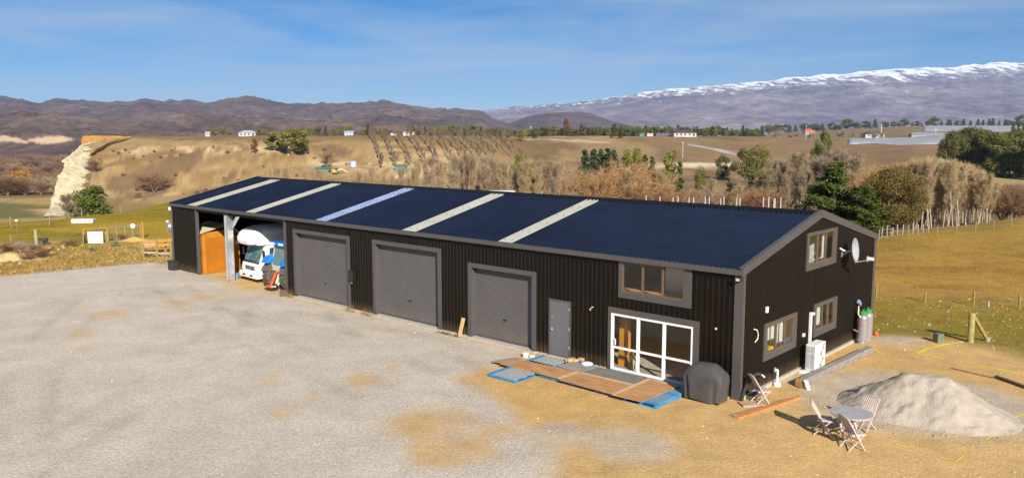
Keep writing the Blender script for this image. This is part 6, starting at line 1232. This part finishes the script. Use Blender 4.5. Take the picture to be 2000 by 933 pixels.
def nets(label, px0, px1, Y0, Y1, h):
    nx, ny = 60, 40; vs = []; o = thing('orchard_net', label, 'net', (0, 0, 0), 0, 'white netted orchards')
    for i in range(nx):
        for j in range(ny):
            Y_ = Y0+(Y1-Y0)*j/(ny-1)+(12*math.sin(i*.11)); x = (px0+(px1-px0)*i/(nx-1)-1000)/F*Y_; hh_ = h+.35*abs(math.sin(i*1.57)) if 0 < i < nx-1 and 0 < j < ny-1 else .1
            vs.append((x, Y_, gz(x, Y_)+hh_))
    ii, jj = np.meshgrid(np.arange(nx-1), np.arange(ny-1), indexing='ij'); n_ = npmesh('net_sheet', vs, np.stack([ii*ny+jj, (ii+1)*ny+jj, (ii+1)*ny+jj+1, ii*ny+jj+1], -1).reshape(-1, 4), NET); n_.parent = o
    for i in range(0, nx, 6): p = vs[i*ny+1]; MB().bx(p[0]-.1, p[0]+.1, p[1]-2, p[1]-1.8, p[2]-h-1, p[2]+.3).build('post', TIMB, o)
nets('nearer white orchard net beyond the brown knoll, low strip', 1652, 1862, 522, 640, 1.0); nets('white orchard net just behind the nearer strip', 1772, 1872, 690, 830, 1.2); nets('far broad white orchard net rising under the mountain at right', 1796, 1985, 960, 1430, 1.4)
def pole(label, px, pyb, pyt, Y, cat='pole'):
    p = AT(px, pyt, Y); z = gz(p.x, Y); o = thing('power_pole', label, cat, (p.x, Y, z)); MB().tube([(0, 0, -.5), (0, 0, p.z-z)], .16, 8).build('shaft', mat('pale_pole', (.42, .42, .42), .7), o); MB().bx(-.9, .9, -.08, .08, p.z-z-.7, p.z-z-.5).build('cross_arm', TIMB, o)
pole('pale power pole standing on the brown slope below the plateau house', 1334, 293, 277, 420); pole('power pole by the trees at the left end of the long belt', 1037, 266, 246, 560); pole('power pole in front of the far red roofed house', 1575, 262, 244, 640)
for px, py, lb in ((1722, 243, 'white frost fan on a mast among far bare trees'), (1828, 252, 'white frost fan on a mast before the broad net')):
    p = AT(px, py, 880); z = gz(p.x, 880); o = thing('frost_fan', lb, 'frost fan', (p.x, 880, z)); MB().tube([(0, 0, -.5), (0, 0, p.z-z)], .25, 8).build('mast', WHITE, o); MB().bar((-2.6, -.3, p.z-z+.5), (2.6, -.3, p.z-z-.4), .45, .1).build('blade', WHITE, o); MB().bx(-.3, .3, -.25, .5, p.z-z-.3, p.z-z+.3).build('hub', GALV, o)
# pale posts and a shed just beyond the roof ridge
PALEP = mat('pale_post', (.46, .41, .36), .8, 0, .15, 3)
for i, px in enumerate((1262, 1289, 1314, 1325, 1345, 1356, 1376, 1387, 1406, 1416, 1437, 1448, 1489, 1494, 1499, 1504, 1510, 1516, 1524)):
    p = AT(px, 382+(i % 3)*1.5+(px-1262)*.012, 96); z = gz(p.x, 96); o = MB().tube([(0, 0, -.3), (.03*math.sin(i), 0, (p.z-z)*.5), (0, .02, p.z-z)], [.085, .075, .065], 8).build('pale_post', PALEP); o.location = (p.x, 96+.5*math.sin(i*3), z); tag(o, 'pale round post in the row just beyond the roof ridge', 'post', 'pale posts beyond the ridge')
pz = AT(980, 371, 100).z-gz((980-1000)/F*100, 100); house('storage_shed', 'pale shed whose white roof just shows over the ridge by the fourth skylight', 980, 100, 3.0, 2.6, pz-.55, .5, mat('pale_shed_wall', (.45, .43, .40), .7), mat('pale_shed_roof', (.55, .54, .53), .6), 2, True)
# scattered dark trees up on the hills
PX2 = 1000+F*X2/Y2; PY2 = 269.3+F*(CZ-H2)/Y2; dotm = leaf_crown(77, 160, 'round', LD, 1.9)
for i in range(30):
    px = r7.uniform(640, 950) if i < 24 else r7.uniform(436, 492); py = r7.uniform(216, 246) if i < 24 else 204
    c_ = int(np.argmin(np.abs(PX2[:, 60]-px))); cand = np.where(PY2[c_, :86] <= py)[0]
    if not len(cand): continue
    j_ = cand[0]; s_ = r7.uniform(.7, 1.4); o = bpy.data.objects.new('hill_tree', dotm); COL.objects.link(o); o.location = (X2[c_, j_], Y2[c_, j_], H2[c_, j_]-2); o.scale = (s_, s_, s_); tag(o, 'tiny dark tree dotted on the purple brown hillside', 'tree', 'trees dotted on the hills')
# loose stones and grass
def scatter(name, n, pick, kind, m, seed):
    r = np.random.default_rng(seed); P = pick(r, n); n = len(P); Zs = ground_z(P[:, 0], P[:, 1])
    if kind == 'stone':
        base = np.array([(1, 0, 0), (.2, .9, 0), (-.9, .3, 0), (-.3, -.9, 0), (.1, 0, .75)]); fs = np.array([(0, 1, 4), (1, 2, 4), (2, 3, 4), (3, 0, 4)])
        s_ = P[:, 2]; a = r.uniform(0, 6.28, n); J = base[None]*(1+r.uniform(-.3, .3, (n, 5, 3))); c_, sn = np.cos(a)[:, None], np.sin(a)[:, None]
        V = np.stack([(J[..., 0]*c_-J[..., 1]*sn)*s_[:, None]+P[:, 0:1], (J[..., 0]*sn+J[..., 1]*c_)*s_[:, None]+P[:, 1:2], J[..., 2]*s_[:, None]+Zs[:, None]-.008], -1).reshape(-1, 3)
        Fq = (np.arange(n)[:, None, None]*5+fs[None]).reshape(-1, 3)
    else:
        k = 5; Pn = np.repeat(P, k, 0); Zn = np.repeat(Zs, k); N_ = n*k; a = r.uniform(0, 6.28, N_); h = Pn[:, 2]*r.uniform(.5, 1.2, N_); x = Pn[:, 0]+r.normal(size=N_)*Pn[:, 2]*.35; y = Pn[:, 1]+r.normal(size=N_)*Pn[:, 2]*.35; w_ = Pn[:, 2]*.12
        V = np.stack([np.stack([x-np.cos(a)*w_, y-np.sin(a)*w_, Zn-.02], -1), np.stack([x+np.cos(a)*w_, y+np.sin(a)*w_, Zn-.02], -1), np.stack([x+r.normal(size=N_)*h*.45, y+r.normal(size=N_)*h*.45, Zn+h], -1)], 1).reshape(-1, 3); Fq = np.arange(N_*3).reshape(-1, 3)
    o = npmesh(name, V, Fq, m); o['kind'] = 'stuff'; return o
def pick_px(px0, px1, Ya, Yb, s0, s1, keep=None):
    def f(r, n):
        Y_ = np.sqrt(r.uniform(Ya**2, Yb**2, n)); px = r.uniform(px0, px1, n); x = (px-1000)/F*Y_
        P = np.stack([x, Y_, r.uniform(s0, s1, n)*(1+(r.random(n) < .06)*.8)], -1)
        lx = (P[:, 0]-OX)*CA-(P[:, 1]-OY)*SA; ly = (P[:, 0]-OX)*SA+(P[:, 1]-OY)*CA
        m = ~((lx > -L-.2) & (lx < .25) & (ly > -.3) & (ly < WD+.3))
        if keep is not None: m &= keep(P, px, r)
        return P[m]
    return f
STN = mat('tan_pebbles', (.50, .37, .22), .95, 0, .3, 1.5, col2=(.52, .40, .25)); GST = mat('grey_pebbles', (.46, .40, .33), .95, 0, .25, 1.5, col2=(.50, .44, .37))
scatter('dirt_stones', 5200, pick_px(1050, 2060, 15, 34, .012, .038, lambda P, px, r: (r.random(len(P)) < .3+.7*sstep(.45, .62, fbm(P[:, 0]*.5, P[:, 1]*.5, 4, 401)))), 'stone', STN, 1)
scatter('gravel_stones', 6500, pick_px(-60, 1080, 15, 46, .014, .034), 'stone', GST, 2)
scatter('field_stones', 260, pick_px(1680, 2060, 30, 42, .03, .07, lambda P, px, r: P[:, 1] > np.interp(px, [1700, 1760, 1890, 2000], [33.2, 33.6, 32.6, 30.4])), 'stone', STN, 3)
scatter('verge_stones', 700, pick_px(-60, 340, 48, 62, .04, .12, lambda P, px, r: P[:, 1] > np.interp(px, [0, 150, 300, 345], [47.9, 50.4, 53.0, 53.6])), 'stone', STN, 4)
CLD_ = mat('sand_clods_grey', (.36, .31, .25), .95, 0, .25, 2)
scatter('sand_clods', 420, lambda r, n: (lambda a, q: np.stack([12.75+np.cos(a)*q*2.75-.15, 23.85+np.sin(a)*q*2.2, r.uniform(.02, .07, n)], -1)[(np.cos(a-2.9) > r.uniform(-1.2, 1, n))])(r.uniform(0, 6.28, n), r.uniform(.85, 1.12, n)), 'stone', CLD_, 9)
GRG = mat('dry_gold_grass', (.27, .17, .045), .9, 0, .3, .8, col2=(.34, .225, .07), spec=.05); GRN_ = mat('green_dry_grass', (.20, .165, .02), .9, 0, .35, .8, col2=(.30, .22, .035), spec=.05)
scatter('field_grass', 15000, pick_px(1640, 2080, 40, 74, .03, .085), 'grass', mat('field_grass_blades', (.32, .185, .04), .9, 0, .2, .8, col2=(.38, .235, .055), spec=.05), 5)
scatter('strip_grass', 6000, pick_px(1690, 2080, 30.5, 41.5, .025, .075, lambda P, px, r: P[:, 1] > .6+np.interp(px, [1700, 1760, 1890, 2000], [33.2, 33.6, 32.6, 30.4])), 'grass', GRN_, 6)
scatter('verge_grass', 9000, pick_px(-60, 345, 48, 62, .06, .20, lambda P, px, r: (P[:, 1] > .4+np.interp(px, [0, 150, 300, 345], [47.9, 50.4, 53.0, 53.6])) & (r.random(len(P)) < .2+.8*sstep(.4, .6, fbm(P[:, 0]*.3, P[:, 1]*.3, 4, 403)))), 'grass', GRG, 7)
scatter('knoll_grass', 9000, pick_px(-60, 345, 61, 92, .04, .09), 'grass', mat('knoll_grass_blades', (.25, .175, .013), .9, 0, .2, .8, col2=(.31, .21, .02), spec=.05), 8)
# weeds along the wall foot
for i, (x, lb) in enumerate(((-25.3, 'dry weed tuft at the left jamb of the first roller door'), (-20.0, 'dry weed tuft below the black meter box'), (-18.7, 'dry weed tuft left of the second roller door'), (-13.5, 'green weed tuft right of the second roller door'), (-12.9, 'green weed tuft left of the leaning plank'))):
    m = MB(); r = random.Random(i)
    for k in range(60): a = r.uniform(0, 6.28); l_ = r.uniform(.1, .45 if i < 3 else .16); p = Vector((r.uniform(-.35, .35), r.uniform(-.12, .05), 0)); m.add([p+Vector((.012, 0, 0)), p-Vector((.012, 0, 0)), p+Vector((math.cos(a)*l_*.4, math.sin(a)*l_*.3-.05, l_))], [(0, 1, 2)])
    o = m.build('weed_tuft', mat('dry_weed', (.36, .24, .10), .9) if i < 3 else mat('green_weed', (.13, .17, .02), .9)); o.location = SW(x, -.22, .0); o.rotation_euler = (0, 0, -YAW); tag(o, lb, 'weed', 'weeds along the shed wall')
# ------------------------------------------------------------------ air: thin haze over the whole valley
hz_ = MB().bx(-19500, 19500, -13000, 15500, -26, max(float(q_.max()) for q_ in (H1, H2, H3, H4))+25).build('haze', [])
hm = bpy.data.materials.new('haze_air'); hm.use_nodes = True; t = hm.node_tree; t.nodes.clear(); pv = t.nodes.new('ShaderNodeVolumePrincipled'); ou = t.nodes.new('ShaderNodeOutputMaterial')
pv.inputs['Color'].default_value = (.46, .64, 1.0, 1); pv.inputs['Density'].default_value = 6.2e-5; pv.inputs['Anisotropy'].default_value = 0
t.links.new(pv.outputs[0], ou.inputs['Volume']); hz_.data.materials.append(hm); hz_['kind'] = 'stuff'
